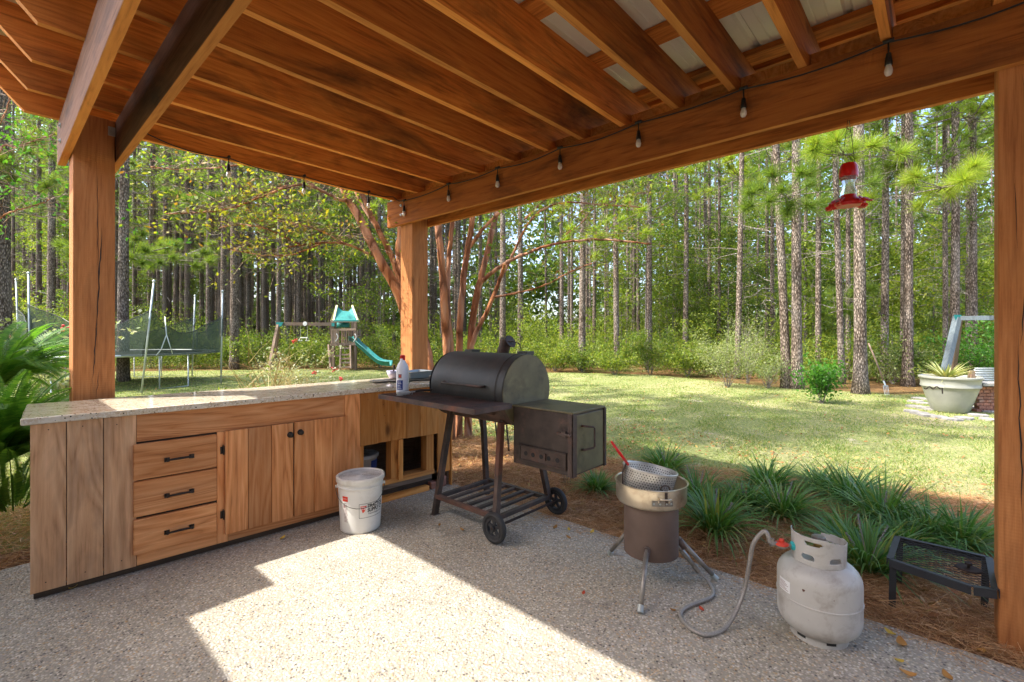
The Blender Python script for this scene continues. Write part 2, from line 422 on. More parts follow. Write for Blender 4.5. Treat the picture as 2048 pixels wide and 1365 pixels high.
t = NT('roof_metal'); v = t.coord((1, 1, 1)); n = t.noise(v, 2, 4, .5)
t.base(t.ramp(n, [(.3, (.74, .69, .57)), (.7, (.82, .77, .65))])); t.rough(.42, .5)

# ------------------------------------------------------------------ ground
def sheet(name, pts, z, mat, n=None):
    m = MB(); m.add([(x, y, z) for x, y in pts], [tuple(range(len(pts)))])
    o = m.build(name, MAT[mat]); tag(o, kind='structure'); return o
sheet('ground', [(-150, -150), (250, -150), (250, 250), (-150, 250)], -.060, 'forest_floor')
# lawn: irregular edge along the wood
ledge = [(-4.0, 4.3), (3.2, 4.45), (3.5, 4.2), (4.2, 3.2), (4.8, 1.9), (5.2, .9), (5.5, -.4), (5.7, -2.0), (5.9, -9)]
far = [W(12.5, 4.5), W(12.2, 10.2), W(8.6, 10.6), W(6.6, 12.2), W(4.6, 15.6), W(2.0, 16.4), W(-1, 16.2), W(-4, 17.4), W(-8, 17.9), W(-13, 17.0), W(-20, 16.2), W(-24, 12)]
lawn_pts = [(-9.0, 3.0)] + ledge + [(10, -9)] + [(p.x, p.y) for p in far]
LAWN = lawn_pts
sheet('lawn', lawn_pts, -.042, 'lawn_soil')
sheet('straw_bed', [(-3, 3.6), (2.6, 3.9), (2.6, -7), (6.1, -7), (5.9, -2.0), (5.7, -.4), (5.4, .9), (5.0, 1.9), (4.5, 3.4), (4.5, 4.6), (3.6, 5.6), (1.0, 5.7), (-3, 6.2)], -.046, 'straw_ground')
m = MB(); m.box(-4.5, 2.80, -6.5, 3.99, -.12, 0)
tag(m.build('patio_slab', MAT['slab_aggregate'], bevel=.008), kind='structure')

# ------------------------------------------------------------------ pergola
peg = thing('pergola', 'large stained cedar pergola with metal roof panels sheltering the patio', 'pergola', (1.7, 2.0, 0))
def post(x0, y0, x1, y1, z1, w=None, label=None):
    m = MB(); m.box(x0, x1, y0, y1, -.05, z1)
    return m.build('post', MAT['post_wood'], peg, bevel=.006, label=label)
PZ = 2.775
pl = post(.352, 4.085, .560, 4.295, PZ - .004)
pm = post(2.958, 4.085, 3.162, 4.295, PZ - .004)
pr_ = post(2.956, -.395, 3.160, -.188, PZ - .004)
post(.352, -.395, .556, -.188, PZ - .004) if False else None
# drying cracks: slim recessed wedges on the post faces
def crack(post_o, pts, w, axis, off):
    m = MB()
    L = []; R = []
    for i, (u, z) in enumerate(pts):
        ww = w * math.sin(math.pi * (i + .35) / (len(pts) - .3)) * random.uniform(.5, 1.1)
        if axis == 'y': L.append((u - ww, off, z)); R.append((u + ww, off, z))
        else: L.append((off, u - ww, z)); R.append((off, u + ww, z))
    vs = L + R; n = len(L)
    m.add(vs, [(i, i + 1, n + i + 1, n + i) for i in range(n - 1)])
    m.build('crack', MAT['hole_dark'], post_o)
def jag(u0, u1, z0, z1, n, a=.004):
    return [(u0 + (u1 - u0) * i / (n - 1) + random.uniform(-a, a), z0 + (z1 - z0) * i / (n - 1)) for i in range(n)]
crack(pl, jag(.470, .478, 2.45, 1.62, 14), .0016, 'y', 4.0825)
crack(pl, jag(.494, .462, 2.05, 1.30, 16), .0040, 'y', 4.0825)
crack(pl, jag(.466, .445, 1.42, 1.02, 12), .0030, 'y', 4.0825)
crack(pl, jag(.478, .462, 1.10, .92, 7), .0018, 'y', 4.0825)
crack(pr_, jag(-.262, -.275, 2.46, 1.75, 14, .003), .0022, 'x', 2.9535)
crack(pr_, jag(-.275, -.255, 1.75, 1.30, 10, .003), .0022, 'x', 2.9535)
crack(pr_, jag(-.245, -.262, 1.38, .55, 16, .003), .0025, 'x', 2.9535)
crack(pr_, jag(-.236, -.247, 2.0, 1.72, 8, .002), .0015, 'x', 2.9535)
crack(pm, jag(4.15, 4.16, 2.3, 1.2, 12, .003), .0015, 'x', 2.9555)
BZ = 2.500
def lit_edge_mat(o, mat):
    # slab bounce light put into the edge colour, besides the faces' own mildew (both narrow edges, top and bottom)
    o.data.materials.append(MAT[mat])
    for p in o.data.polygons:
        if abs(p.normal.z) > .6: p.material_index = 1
def beam(x0, x1, y0, y1, label=None):
    m = MB(); m.box(x0, x1, y0, y1, BZ, PZ)
    return m.build('beam', MAT['cedar_y'], peg, bevel=.004, label=label)
bR1 = beam(2.912, 2.953, -1.6, 4.48); bR2 = beam(3.165, 3.206, -1.6, 4.13 + .36)
for b_ in (bR1, bR2): lit_edge_mat(b_, 'cedar_edge_y')
bL1 = beam(.306, .349, -1.6, 4.46); bL2 = beam(.563, .606, -1.6, 4.40)
bR1.data.materials[0] = MAT['cedar_beam_y']
for b_ in (bL1, bL2): b_.data.materials[0] = MAT['cedar_weathered_y']; lit_edge_mat(b_, 'cedar_edge_y')
def bolt(parent, x, y, z, nx):
    m = MB(); M = Matrix.Rotation(rad(90) * nx, 4, 'Y')
    m.lathe([(0, .006), (.013, .006), (.016, .002), (.016, 0)], (x, y, z), 12, M=M)
    m.lathe([(0, .012), (.008, .012), (.008, .004)], (x, y, z), 6, M=M)
    m.build('bolt', MAT['galvanised'], parent)
for z in (2.60, 2.70):
    bolt(bR1, 2.9118, 4.22, z, -1); bolt(bL1, .3058, 4.22, z, -1); bolt(bR1, 2.9118, -.28, z, -1)
# rafters (2x10) with raking tails at the house side
RY = [4.355, 3.945, 3.515, 3.070, 2.635, 2.275, 1.950, 1.615, 1.240, .900, .545, .195, -.19, -.55, -.92, -1.3]
RT = PZ + .262
raf = []
for i, y in enumerate(RY):
    m = MB(); w = .020
    y += 0
    prof = [(.145, PZ + .002), (3.36, PZ + .002), (3.42, PZ + .07), (3.42, RT), (-.085, RT)]
    m.hexa([(x, y - w, z) for x, z in prof], [(x, y + w, z) for x, z in prof])
    o_ = m.build('rafter', MAT['cedar_x'], peg); lit_edge_mat(o_, 'cedar_edge_x'); raf.append(o_)
# blocking between the rafters on the beam
for i in range(len(RY) - 1):
    m = MB(); m.box(3.00, 3.035, RY[i+1] + .0215, RY[i] - .0215, PZ + .002, PZ + .10)
    m.build('blocking', MAT['pine_stud_x'], peg, bevel=.002)
# purlins
for x in (-.05, .60, 1.25, 1.92, 2.56, 3.16, 3.36):
    m = MB(); m.box(x - .068, x + .068, -1.7, 4.62, RT + .002, RT + .037)
    m.build('purlin', MAT['cedar_y'], peg, bevel=.002)
# ribbed metal panels
zt = RT + .040; pw = .915; y0 = -1.75
def rib_profile(yy0, yy1):
    pts = []; y = yy0
    step = .2286
    k = 0
    pts.append((yy0, 0))
    while y + step <= yy1 + .02:
        c = y + step / 2 if False else y + .03
        pts += [(c, 0), (c + .012, .019), (c + .034, .019), (c + .046, 0), (c + .105, 0), (c + .109, .003), (c + .115, .003), (c + .119, 0), (c + .160, 0), (c + .164, .003), (c + .170, .003), (c + .174, 0)]
        y += step
    pts.append((yy1, 0)); return pts
for k in range(7):
    a = y0 + k * pw; b = min(a + pw + .03, 4.66)
    pf = rib_profile(a, b); m = MB(); vs = []; fs = []
    for x in (-.075, 3.43):
        vs += [(x, y, zt + z + .002 * (k % 2)) for y, z in pf]
        vs += [(x, y, zt + z + .0022 + .002 * (k % 2)) for y, z in pf]
    n = len(pf)
    for i in range(n - 1):
        fs += [(i, i+1, 2*n+i+1, 2*n+i), (n+i, 3*n+i, 3*n+i+1, n+i+1), (i, n+i, n+i+1, i+1), (2*n+i, 2*n+i+1, 3*n+i+1, 3*n+i)]
    m.add(vs, fs); m.build('roof_panel', MAT['roof_metal'], peg)
# post cap bracket of pale metal
m = MB(); m.box(.523, .560, 4.0795, 4.0845, 2.665, 2.725); m.build('bracket', MAT['galvanised'], peg)

# house behind the camera: it throws the left edge of the shade on the patio
hs = thing('house', 'pale lap-sided house with an overhanging eave at the upper left edge of the patio', 'house', (-3, 0, 0))
m = MB(); m.box(-7, -1.75, -9, 3.75, -.06, 2.55); m.build('wall', MAT['house_white'], hs)
m = MB(); m.box(-1.749, 2.3, -9, -2.3, -.06, 2.75); m.build('wall', MAT['fill_cut_tan'], hs)  # unseen wall, added to cut sky fill on the rafter sides
m = MB(); m.box(-8, -.985, -9, 3.80, 2.50, 2.66); m.build('eave', MAT['house_white'], hs)
m = MB(); m.box(-8, -.585, 3.802, 7.0, 2.50, 2.66); m.build('eave', MAT['house_white'], hs)
m = MB(); m.hexa([(-8, -9, 2.662), (-.985, -9, 2.662), (-.985, 3.8, 2.662), (-8, 3.8, 2.662)], [(-8, -9, 5.5), (-7.9, -9, 5.5), (-7.9, 3.8, 5.5), (-8, 3.8, 5.5)]); m.build('roof', MAT['roof_dark'], hs)
sd = MB(); sd.box(-.095, .050, 4.50, 4.53, 3.085, 4.2); so = sd.build('siding', MAT['siding_green'], hs)
for k in range(8):
    z = 3.09 + k * .125
    m = MB(); m.hexa([(-.098, 4.484, z), (.052, 4.484, z), (.052, 4.498, z), (-.098, 4.498, z)], [(-.098, 4.492, z + .122), (.052, 4.492, z + .122), (.052, 4.498, z + .122), (-.098, 4.498, z + .122)])
    m.build('lap_board', MAT['siding_green'], so)

# ------------------------------------------------------------------ festoon lights
fl = thing('string_lights', 'black string of clear bulbs looped along the beam and end rafter of the pergola', 'string lights', (2.85, 2.0, 2.7))
nodes_beam = [(1777, 95), (1487, 187), (1277, 253), (1120, 300), (995, 340), (897, 371), (808, 405)]
def onX(px, X, z=None, py=None):
    a = (px - 1024) / FPX; Z = X / (FWD.x + a * RGT.x); return Vector((X, Z * (FWD.y + a * RGT.y), 0))
def onY(px, Y):
    a = (px - 1024) / FPX; Z = Y / (FWD.y + a * RGT.y); return Vector((Z * (FWD.x + a * RGT.x), Y, 0))
XB = 2.893
anch = []
for px, py in [(2140, 0)] + nodes_beam:
    p = onX(px, XB); p.z = 2.752; anch.append(p)
anch[-1].z = 2.73
end_nodes = [(737, 388), (608, 357), (457, 321)]
a2 = []
for px, py in end_nodes:
    p = onY(px, 4.325); p.z = 2.79; a2.append(p)
def sag(a, b, s, n=9):
    return [a.lerp(b, i / n) - Vector((0, 0, s * math.sin(math.pi * i / n))) for i in range(n + 1)]
path = []
lst = anch + [Vector((2.88, 4.31, 2.80))] + a2 + [Vector((.66, 4.325, 2.86)), Vector((.62, 4.32, 2.95))]
for i in range(len(lst) - 1):
    s = random.uniform(.012, .028)
    if i == len(lst) - 3: s = .05
    path += sag(lst[i], lst[i+1], s)[(1 if i else 0):]
m = MB(); m.tube(path, .0042, 6); m.build('cord', MAT['cord_black'], fl, smooth=True)
t = NT('bulb_glass'); t.base((.97, .93, .88)); t.rough(.03); t.p.inputs['Transmission Weight'].default_value = .45; t.p.inputs['IOR'].default_value = 1.3
sock_me = bulb_me = None
for p in anch[1:] + a2:
    dz = p.z
    m = MB(); q = Vector((p.x, p.y, dz))
    m.tube([q + Vector((0, -.022, .006)), q + Vector((0, .022, .006))], .010, 8)
    m.tube([q, q - Vector((0, 0, .075))], .0038, 6)
    m.lathe([(.004, 0), (.010, -.004), (.013, -.03), (.016, -.052), (.016, -.060), (0, -.060)], q - Vector((0, 0, .050)), 12)
    so = m.build('socket', MAT['cord_black'], fl, smooth=True)
    b = q - Vector((0, 0, .110))
    m = MB(); m.lathe([(.010, .004), (.012, -.006), (.0165, -.019), (.0178, -.030), (.016, -.041), (.010, -.050), (0, -.053)], b, 14)
    m.build('bulb', MAT['bulb_glass'], so, smooth=True)

# ------------------------------------------------------------------ outdoor counter
CO = Vector((.099, 3.375, 0)); CR = -.068
ct = thing('outdoor_counter', 'rustic cypress outdoor kitchen counter with a speckled granite top', 'counter', CO, CR)
def cb(name, x0, x1, d0, d1, z0, z1, mat, parent=None, bevel=.0015, label=None, m=None):
    m = m or MB(); m.box(x0, x1, d0, d1, z0, z1)
    return m.build(name, MAT[mat], parent or ct, local=True, bevel=bevel, label=label)
# granite top, rounded front edge, clipped corner
m = MB(); m.box(0, 2.86, 0, .675, .894, .930)
m.build('countertop', MAT['granite'], ct, local=True, bevel=.007)
cb('carcass_panel', .050, .075, .042, .62, .03, .893, 'cypress_pale_z')
cb('carcass_panel', .07, 2.66, .60, .62, .0, .893, 'weathered_x', label='dark timber back panel')
cb('cabinet_floor', .08, 1.80, .05, .60, .05, .07, 'cypress_x')
cb('toe_kick', .045, 1.80, .045, .075, 0, .031, 'dark_kick')
cb('toe_kick', .020, 1.80, .047, .062, -.0, .0305, 'dark_kick')if False else None
# three broad vertical planks
for a, b in ((.034, .1655), (.1685, .3125), (.3155, .4545)):
    cb('plank', a, b, .025, .041, .036, .8925, 'cypress_pale_z')
F0, F1 = .026, .041
cb('rail', .4565, 1.672, F0, F1, .738, .8925, 'cypress_x')
cb('rail', .4565, .8495, F0, F1, .038, .1005, 'cypress_x')
cb('rail', .9115, 1.672, F0, F1, .038, .0955, 'cypress_x')
cb('stile', .851, .910, F0, F1, .038, .7365, 'cypress_z')
cb('stile', 1.674, 1.797, F0 - .004, F1, .038, .8925, 'cypress_z')
cb('frame_strip', .4565, .8495, .034, .042, .101, .7365, 'dark_kick', bevel=0)
for z0, z1 in ((.524, .727), (.317, .517), (.104, .303)):
    dr = cb('drawer', .440, .846, .004, .0335, z0, z1, 'cypress_x', bevel=.006)
    zc = (z0 + z1) / 2 - .008
    m = MB(); m.tube([(.585, -.022, zc), (.61, -.026, zc + .003), (.653, -.027, zc + .004), (.70, -.026, zc + .003), (.722, -.022, zc)], [.004, .0062, .0075, .0062, .004], 8)
    m.box(.588, .598, -.024, .005, zc - .008, zc + .008); m.box(.709, .719, -.024, .005, zc - .008, zc + .008)
    m.box(.580, .606, .0005, .0045, zc - .013, zc + .012); m.box(.701, .727, .0005, .0045, zc - .013, zc + .012)
    m.build('handle', MAT['oil_bronze'], dr, local=True)
WM_door = []
for (a, b, seams, kx, kz, hx) in ((.890, 1.3015, (1.0205, 1.1610), 1.279, .660, .884), (1.3065, 1.688, (1.4415, 1.5765), 1.346, .668, None)):
    m = MB(); m.box(a + .012, b - .012, .0185, .0338, .094, .734)
    d = m.build('cabinet_door', MAT['cypress_z'], ct, local=True)
    xs = [a] + list(seams) + [b]
    for i in range(3):
        cb('plank', xs[i] + .0012, xs[i+1] - .0012, .003, .018, .089, .739, 'cypress_z', parent=d, bevel=.003)
    m = MB(); M = Matrix.Rotation(rad(90), 4, 'X')
    m.lathe([(.008, 0), (.007, .010), (.013, .016), (.017, .022), (.016, .028), (.009, .032), (0, .033)], (kx, .003, kz), 16, M=M)
    m.lathe([(.020, 0), (.020, .002), (0, .003)], (kx, .003, kz), 16, M=M)
    m.build('knob', MAT['oil_bronze'], d, local=True, smooth=True)
    if hx:
        for z in (.62, .215):
            m = MB(); m.tube([(hx, .010, z - .028), (hx, .010, z + .028)], .0045, 8); m.box(hx - .016, hx, .018, .0245, z - .022, z + .022)
            m.tube([(hx - .008, .017, z + .010), (hx - .003, .010, z + .035)], .003, 6)
            m.build('hinge', MAT['oil_bronze'], d, local=True)
# right-hand open end: short boards over the open framing
for a, b in ((1.800, 1.928), (1.930, 2.066), (2.068, 2.198), (2.200, 2.333), (2.335, 2.520)):
    cb('plank', a, b, .024, .040, .486 + .004 * math.sin(a * 40), .8925, 'pine_stud')
for a, b, mt in ((1.800, 1.835, 'pine_stud'), (2.072, 2.168, 'pine_stud'), (2.408, 2.482, 'pine_stud')):
    cb('stud', a, b, .043, .13, .178, .8925, mt)
cb('stud', 2.128, 2.170, .0245, .040, .160, .484, 'pine_stud')
cb('sill_plate', 1.80, 2.49, .043, .16, .138, .176, 'pine_stud_x')
cb('sill_plate', 1.80, 2.47, .055, .17, .098, .136, 'weathered_x')
cb('sill_plate', 1.80, 2.44, .048, .15, .0, .040, 'pine_stud_x', label='weathered board on the slab under the open bay')
cb('sill_plate', 1.80, 2.50, .10, .18, .041, .097, 'dark_kick')
for a, b in ((2.524, 2.585), (2.587, 2.655)):
    cb('plank', a, b, .042, .058, .13, .8925, 'pine_stud')
cb('corner_board', 2.657, 2.672, .030, .10, .0, .8925, 'pine_stud')
cb('carcass_panel', 2.64, 2.655, .06, .60, .0, .8925, 'weathered_x')
cb('cabinet_floor', 1.80, 2.64, .17, .60, .09, .11, 'weathered_x')
for k, (x, w, h_) in enumerate(((2.53, .05, .05), (2.575, .045, .09), (2.46, .05, .06))):
    m = MB(); m.box(x, x + w, .045, .13, 0, h_); m.build('block', MAT['brick_red'], ct, local=True, bevel=.006)
# nail heads
m = MB()
for (x, z) in [(1.86, .84), (1.99, .79), (2.0, .70), (2.01, .64), (2.14, .86), (2.12, .73), (2.25, .78), (2.24, .84), (.10, .86), (.23, .86), (.37, .85), (.09, .08), (.24, .08), (.39, .09)]:
    m.lathe([(0, .002), (.0028, .0012), (.003, 0)], (x, .0235, z), 8, M=Matrix.Rotation(rad(90), 4, 'X'))
m.build('nail_heads', MAT['hole_dark'], ct, local=True)

def CL(s, d, z=0):
    v = Matrix.Rotation(CR, 4, 'Z') @ Vector((s, d, z)); return v + CO
# tub stored in the open bay
tb = thing('storage_tub', 'dusty lidded plastic tub stored in the open bay of the counter', 'tub', CL(1.96, .33, .178), CR)
m = MB(); m.lathe([(0, 0), (.105, 0), (.125, .15), (.130, .15), (.130, .165)], n=28); m.build('body', MAT['white_plastic'], tb, local=True, smooth=True)
m = MB(); m.lathe([(.136, .150), (.136, .172), (.128, .176), (.0, .176)], n=28); m.build('lid', MAT['lid_dirty'], tb, local=True, smooth=False)
m = MB(); m.lathe([(.122, .06), (.126, .13)], n=8, a0=rad(-80), a1=rad(-40)); m.build('blue_print', MAT['ink_blue'], tb, local=True)
# ------------------------------------------------------------------ things on the counter
bw = thing('bowl', 'small lilac white bowl with a brown stem in it beside the post', 'bowl', P(786, 763, 4.42))
bz = .932; bw.location.z = bz; WM[bw.name] = Matrix.Translation(bw.location)
m = MB(); m.lathe([(0, .004), (.03, .0), (.034, .004), (.052, .035), (.060, .070), (.056, .070), (.048, .037), (.0, .012)], n=28); m.build('body', MAT['bowl_glaze'], bw, local=True, smooth=True)
m = MB(); m.tube([(.0, 0, .01), (.014, 0, .12)], [.008, .010], 8); m.build('stem', MAT['rust_dark'], bw, local=True)
pn = thing('roasting_pan', 'dull aluminium roasting pan behind the white bottle on the counter', 'pan', CL(2.50, .37, .9455), CR + .1)
m = MB()
def tray(m, lx, ly, h, fl=.03, tk=.003):
    o = [(-lx, -ly), (lx, -ly), (lx, ly), (-lx, ly)]
    b = [(x, y, 0) for x, y in o]; tp = [(x + fl * (1 if x > 0 else -1), y + fl * (1 if y > 0 else -1), h) for x, y in o]
    rim = [(x + (fl + .018) * (1 if x > 0 else -1), y + (fl + .018) * (1 if y > 0 else -1), h) for x, y in o]
    b2 = [(x * .98, y * .98, tk) for x, y in o]; t2 = [(x + (fl - tk) * (1 if x > 0 else -1), y + (fl - tk) * (1 if y > 0 else -1), h + .001) for x, y in o]
    vs = b + tp + rim + b2 + t2
    fs = [(3, 2, 1, 0), (12, 13, 14, 15)]
    for i in range(4):
        j = (i + 1) % 4
        fs += [(i, j, 4 + j, 4 + i), (4 + i, 4 + j, 8 + j, 8 + i), (8 + i, 8 + j, 16 + j, 16 + i), (16 + i, 16 + j, 12 + j, 12 + i)]
    m.add(vs, fs)
tray(m, .105, .075, .060); m.build('body', MAT['grey_metal_pan'], pn, local=True)
ty = thing('tray', 'flat weathered tray lying under the roasting pan by the post', 'tray', CL(2.42, .30, .9315), CR - .2)
m = MB(); tray(m, .19, .09, .013, .012); m.build('body', MAT['steel_grey'], ty, local=True)
dc = thing('dish', 'dark shallow metal dish at the back edge of the counter below the lilac bowl', 'dish', CL(2.13, .34, .9315))
m = MB(); m.lathe([(0, .002), (.05, 0), (.085, .014), (.083, .016), (.05, .005), (0, .005)], n=24); m.build('body', MAT['steel_grey'], dc, local=True, smooth=True)
# ------------------------------------------------------------------ smoker grill
gr = thing('smoker_grill', 'black barrel smoker grill with rusty offset firebox and two wheels', 'grill', (2.5, 2.5, 0))
BC = (2.50, .955); BR = .250; BY0, BY1 = 2.125, 2.885
def arcbody(y0, y1, a0, a1, r0, r1, n=30):
    m = MB(); vs = []; fs = []
    for i in range(n + 1):
        t_ = a0 + (a1 - a0) * i / n
        for (y, r) in ((y0, r1), (y1, r1), (y1, r0), (y0, r0)):
            vs.append((BC[0] + r * math.cos(t_), y, BC[1] + r * math.sin(t_)))
    for i in range(n):
        for k in range(4):
            fs.append((i*4+k, i*4+(k+1) % 4, (i+1)*4+(k+1) % 4, (i+1)*4+k))
    fs += [(0, 1, 2, 3), (n*4+3, n*4+2, n*4+1, n*4)]
    return m.add(vs, fs)
body = arcbody(BY0 + .001, BY1 - .001, rad(188), rad(410), .244, .2495, 34).build('barrel', MAT['rust_black'], gr); smooth_angle(body)
lid = arcbody(BY0 + .055, BY1 - .02, rad(52), rad(196), .2500, .2545, 28).build('lid', MAT['black_paint'], gr); smooth_angle(lid)
m = arcbody(BY0 + .0, BY0 + .056, rad(50), rad(196), .2500, .2535, 28); o = m.build('lid_rim', MAT['black_paint'], lid); smooth_angle(o)
m = arcbody(BY0 + .062, BY0 + .066, rad(54), rad(195), .2548, .2562, 28); o = m.build('lid_seam', MAT['rust_dark'], lid); smooth_angle(o)
for y0_, y1_, mt in ((BY0 - .006, BY0 - .0005, 'olive_sheen_metal'), (BY1 + .0005, BY1 + .006, 'black_paint')):
    m = MB(); M = Matrix.Rotation(rad(90), 4, 'X')
    m.lathe([(0, 0), (.249, 0), (.2505, .002), (.249, .0055), (0, .0055)], (BC[0], y1_, BC[1]), 44, M=M)
    o = m.build('end_cap', MAT[mt], gr); smooth_angle(o)
# lid handle
m = MB(); hx = BC[0] - .285; hz = .992
m.tube([(hx + .035, 2.70, hz - .0), (hx, 2.70, hz), (hx - .004, 2.69, hz), (hx - .004, 2.30, hz), (hx, 2.29, hz), (hx + .04, 2.29, hz + .0)], .0085, 8)
m.build('handle', MAT['rust_black'], lid, smooth=True)
# shelf
m = MB()
m.box(1.932, 2.262, 2.050, 3.085, .892, .899)
m.box(1.930, 1.938, 2.048, 3.087, .868, .8995); m.box(1.9385, 2.262, 2.048, 2.055, .868, .8995); m.box(1.9385, 2.25, 3.080, 3.087, .868, .8995)
sh = m.build('shelf', MAT['rust_rail'], gr)
m = MB()
for k in range(40):
    y = 2.07 + k * .0255
    m.box(1.945, 2.255, y, y + .006, .8993, .9025)
m.build('shelf_rods', MAT['rust_rail'], sh)
for y in (2.25, 2.75):
    m = MB(); m.bar((1.96, y, .885), (2.30, y, .80), .018, .005); m.build('shelf_brace', MAT['rust_black'], gr)
# hinges on top at the back
for y in (2.80, 2.235):
    m = MB(); m.box(2.565, 2.655, y - .05, y + .04, 1.196, 1.222); m.box(2.60, 2.66, y - .035, y + .03, 1.17, 1.198); m.build('hinge', MAT['black_paint'], gr, bevel=.003)
# chimney stack with damper
ch = MB(); p0 = Vector((2.735, 2.66, .96)); p1 = Vector((2.74, 2.54, 1.305))
ch.tube([p0, p0.lerp(p1, .55), p1], [.047, .047, .047], 20)
cho = ch.build('chimney', MAT['rust_black'], gr); smooth_angle(cho, 50)
m = MB(); dcen = p1 + Vector((.012, -.03, -.018))
M = Matrix.Rotation(rad(62), 4, 'X')
m.lathe([(0, .006), (.052, .006), (.054, .003), (.052, 0), (0, 0)], dcen, 20, M=M); m.build('damper', MAT['rust_black'], cho)
m = MB(); m.tube(catmull([dcen + Vector((.0, -.01, .0)), dcen + Vector((.03, -.055, -.012)), dcen + Vector((.035, -.075, -.04)), dcen + Vector((.045, -.08, -.10)), dcen + Vector((.07, -.10, -.115))], 4), .0035, 6)
m.build('damper_wire', MAT['rust_dark'], cho, smooth=True)
# firebox
FX0, FX1, FY0, FY1, FZ0, FZ1 = 2.352, 2.702, 1.640, 2.117, .488, .866
m = MB(); m.box(FX0, FX1, FY0, FY1, FZ0, FZ1); fb = m.build('firebox', MAT['rust_black'], gr, bevel=.004)
m = MB(); m.box(FX0 - .012, FX1 + .012, FY0 - .012, FY1, FZ1 + .0005, FZ1 + .012); m.build('firebox_top', MAT['olive_sheen_metal'], gr, bevel=.003)
m = MB(); m.box(FX0 - .011, FX0 - .001, FY0 - .012, FY0 + .028, FZ0 - .004, FZ1); m.box(FX0 - .011, FX0 + .03, FY0 - .013, FY0 - .001, FZ0 - .004, FZ1)
m.build('corner_angle', MAT['rust_rail'], gr, bevel=.002)
m = MB(); m.box(FX0 + .034, FX1 - .012, FY0 - .009, FY0 - .0005, FZ0 + .012, FZ1 - .01); dr = m.build('firebox_door', MAT['olive_sheen_metal'], gr, bevel=.003)
m = MB(); m.box(FX1 - .0105, FX1 + .012, FY0 - .018, FY0 - .002, FZ0, FZ1); m.build('door_edge', MAT['rust_black'], gr, bevel=.002)
m = MB(); hxx = 2.50
m.tube([(2.435, FY0 - .012, .785), (2.435, FY0 - .030, .786), (2.50, FY0 - .055, .775), (2.512, FY0 - .056, .765), (2.512, FY0 - .056, .655), (2.50, FY0 - .055, .645), (2.435, FY0 - .030, .640), (2.435, FY0 - .012, .64)], .0065, 8)
m.build('handle', MAT['rust_rail'], dr, smooth=True)
m = MB()
m.tube([(FX0 - .022, 1.735, .742), (FX0 - .022, 1.665, .742)], .010, 10); m.box(FX0 - .030, FX0 - .012, 1.672, 1.700, .728, .758); m.tube([(FX0 - .022, 1.665, .742), (FX0 - .03, 1.632, .742)], .008, 8)
m.build('latch', MAT['rust_rail'], gr, smooth=False)
# draught vent: frame, slider, holes
m = MB(); xo = FX0 - .0125
m.box(xo - .002, xo + .011, 1.680, 2.060, .612, .624); m.box(xo - .002, xo + .011, 1.680, 2.060, .520, .530); m.box(xo - .002, xo + .011, 2.044, 2.060, .5305, .6115); m.box(xo - .002, xo + .011, 1.680, 1.692, .5305, .6115)
vf = m.build('vent_frame', MAT['rust_black'], gr, bevel=.002)
m = MB(); m.box(xo + .003, xo + .0115, 1.693, 2.043, .531, .611); m.build('vent_slider', MAT['rust_rail'], vf)
for i, y in enumerate((1.745, 1.812, 1.872, 1.94, 2.0)):
    m = MB(); M = Matrix.Rotation(rad(-90), 4, 'Y')
    m.lathe([(0, 0), (.0145, 0), (.0145, .0012), (0, .0012)], (xo + .0025, y, .571), 18, M=M); m.build('vent_hole', MAT['hole_dark'], vf)
m = MB(); m.box(xo - .012, xo + .003, 1.830, 1.842, .555, .596); m.build('vent_tab', MAT['rust_black'], vf)
# frame
legs = {'fl': ((2.232, 2.800, 0), (2.335, 2.735, .765)), 'bl': ((2.800, 2.820, 0), (2.665, 2.735, .765)),
        'fr': ((2.232, 2.165, .115), (2.335, 2.215, .745)), 'br': ((2.800, 2.165, .115), (2.665, 2.215, .745))}
for k, (a, b) in legs.items():
    m = MB(); m.bar(a, b, .042, .034, up=(0, 1, 0)); m.build('leg', MAT['rust_black' if k != 'fr' else 'rust_rail'], gr, bevel=.002)
m = MB(); m.bar((2.335, 2.735, .765), (2.665, 2.735, .765), .034, .036); m.build('crossbar', MAT['olive_sheen_metal'], gr, bevel=.002)
m = MB(); m.bar((2.335, 2.215, .745), (2.665, 2.215, .745), .034, .036); m.build('crossbar', MAT['rust_black'], gr, bevel=.002)
m = MB(); m.box(2.205, 2.262, 2.775, 2.825, 0, .004); m.build('foot_plate', MAT['rust_rail'], gr)
RZ = .150
def rail(x0, x1, y0, y1, nm='rack_rail', mt='rust_black'):
    m = MB(); m.box(x0, x1, y0, y1, RZ - .028, RZ); m.build(nm, MAT[mt], gr, bevel=.002)
rail(2.222, 2.256, 2.145, 2.785, mt='rust_rail'); rail(2.752, 2.786, 2.145, 2.785)
rail(2.2575, 2.7505, 2.145, 2.180); rail(2.2575, 2.7505, 2.752, 2.785)
for i in range(5):
    y = 2.262 + i * .098
    m = MB(); m.box(2.2575, 2.7505, y, y + .030, RZ - .020, RZ - .002); m.build('rack_slat', MAT['rust_black'], gr, bevel=.002)
m = MB(); m.tube([(2.155, 2.128, .100), (2.86, 2.128, .100)], .009, 10); m.build('axle', MAT['rust_dark'], gr)
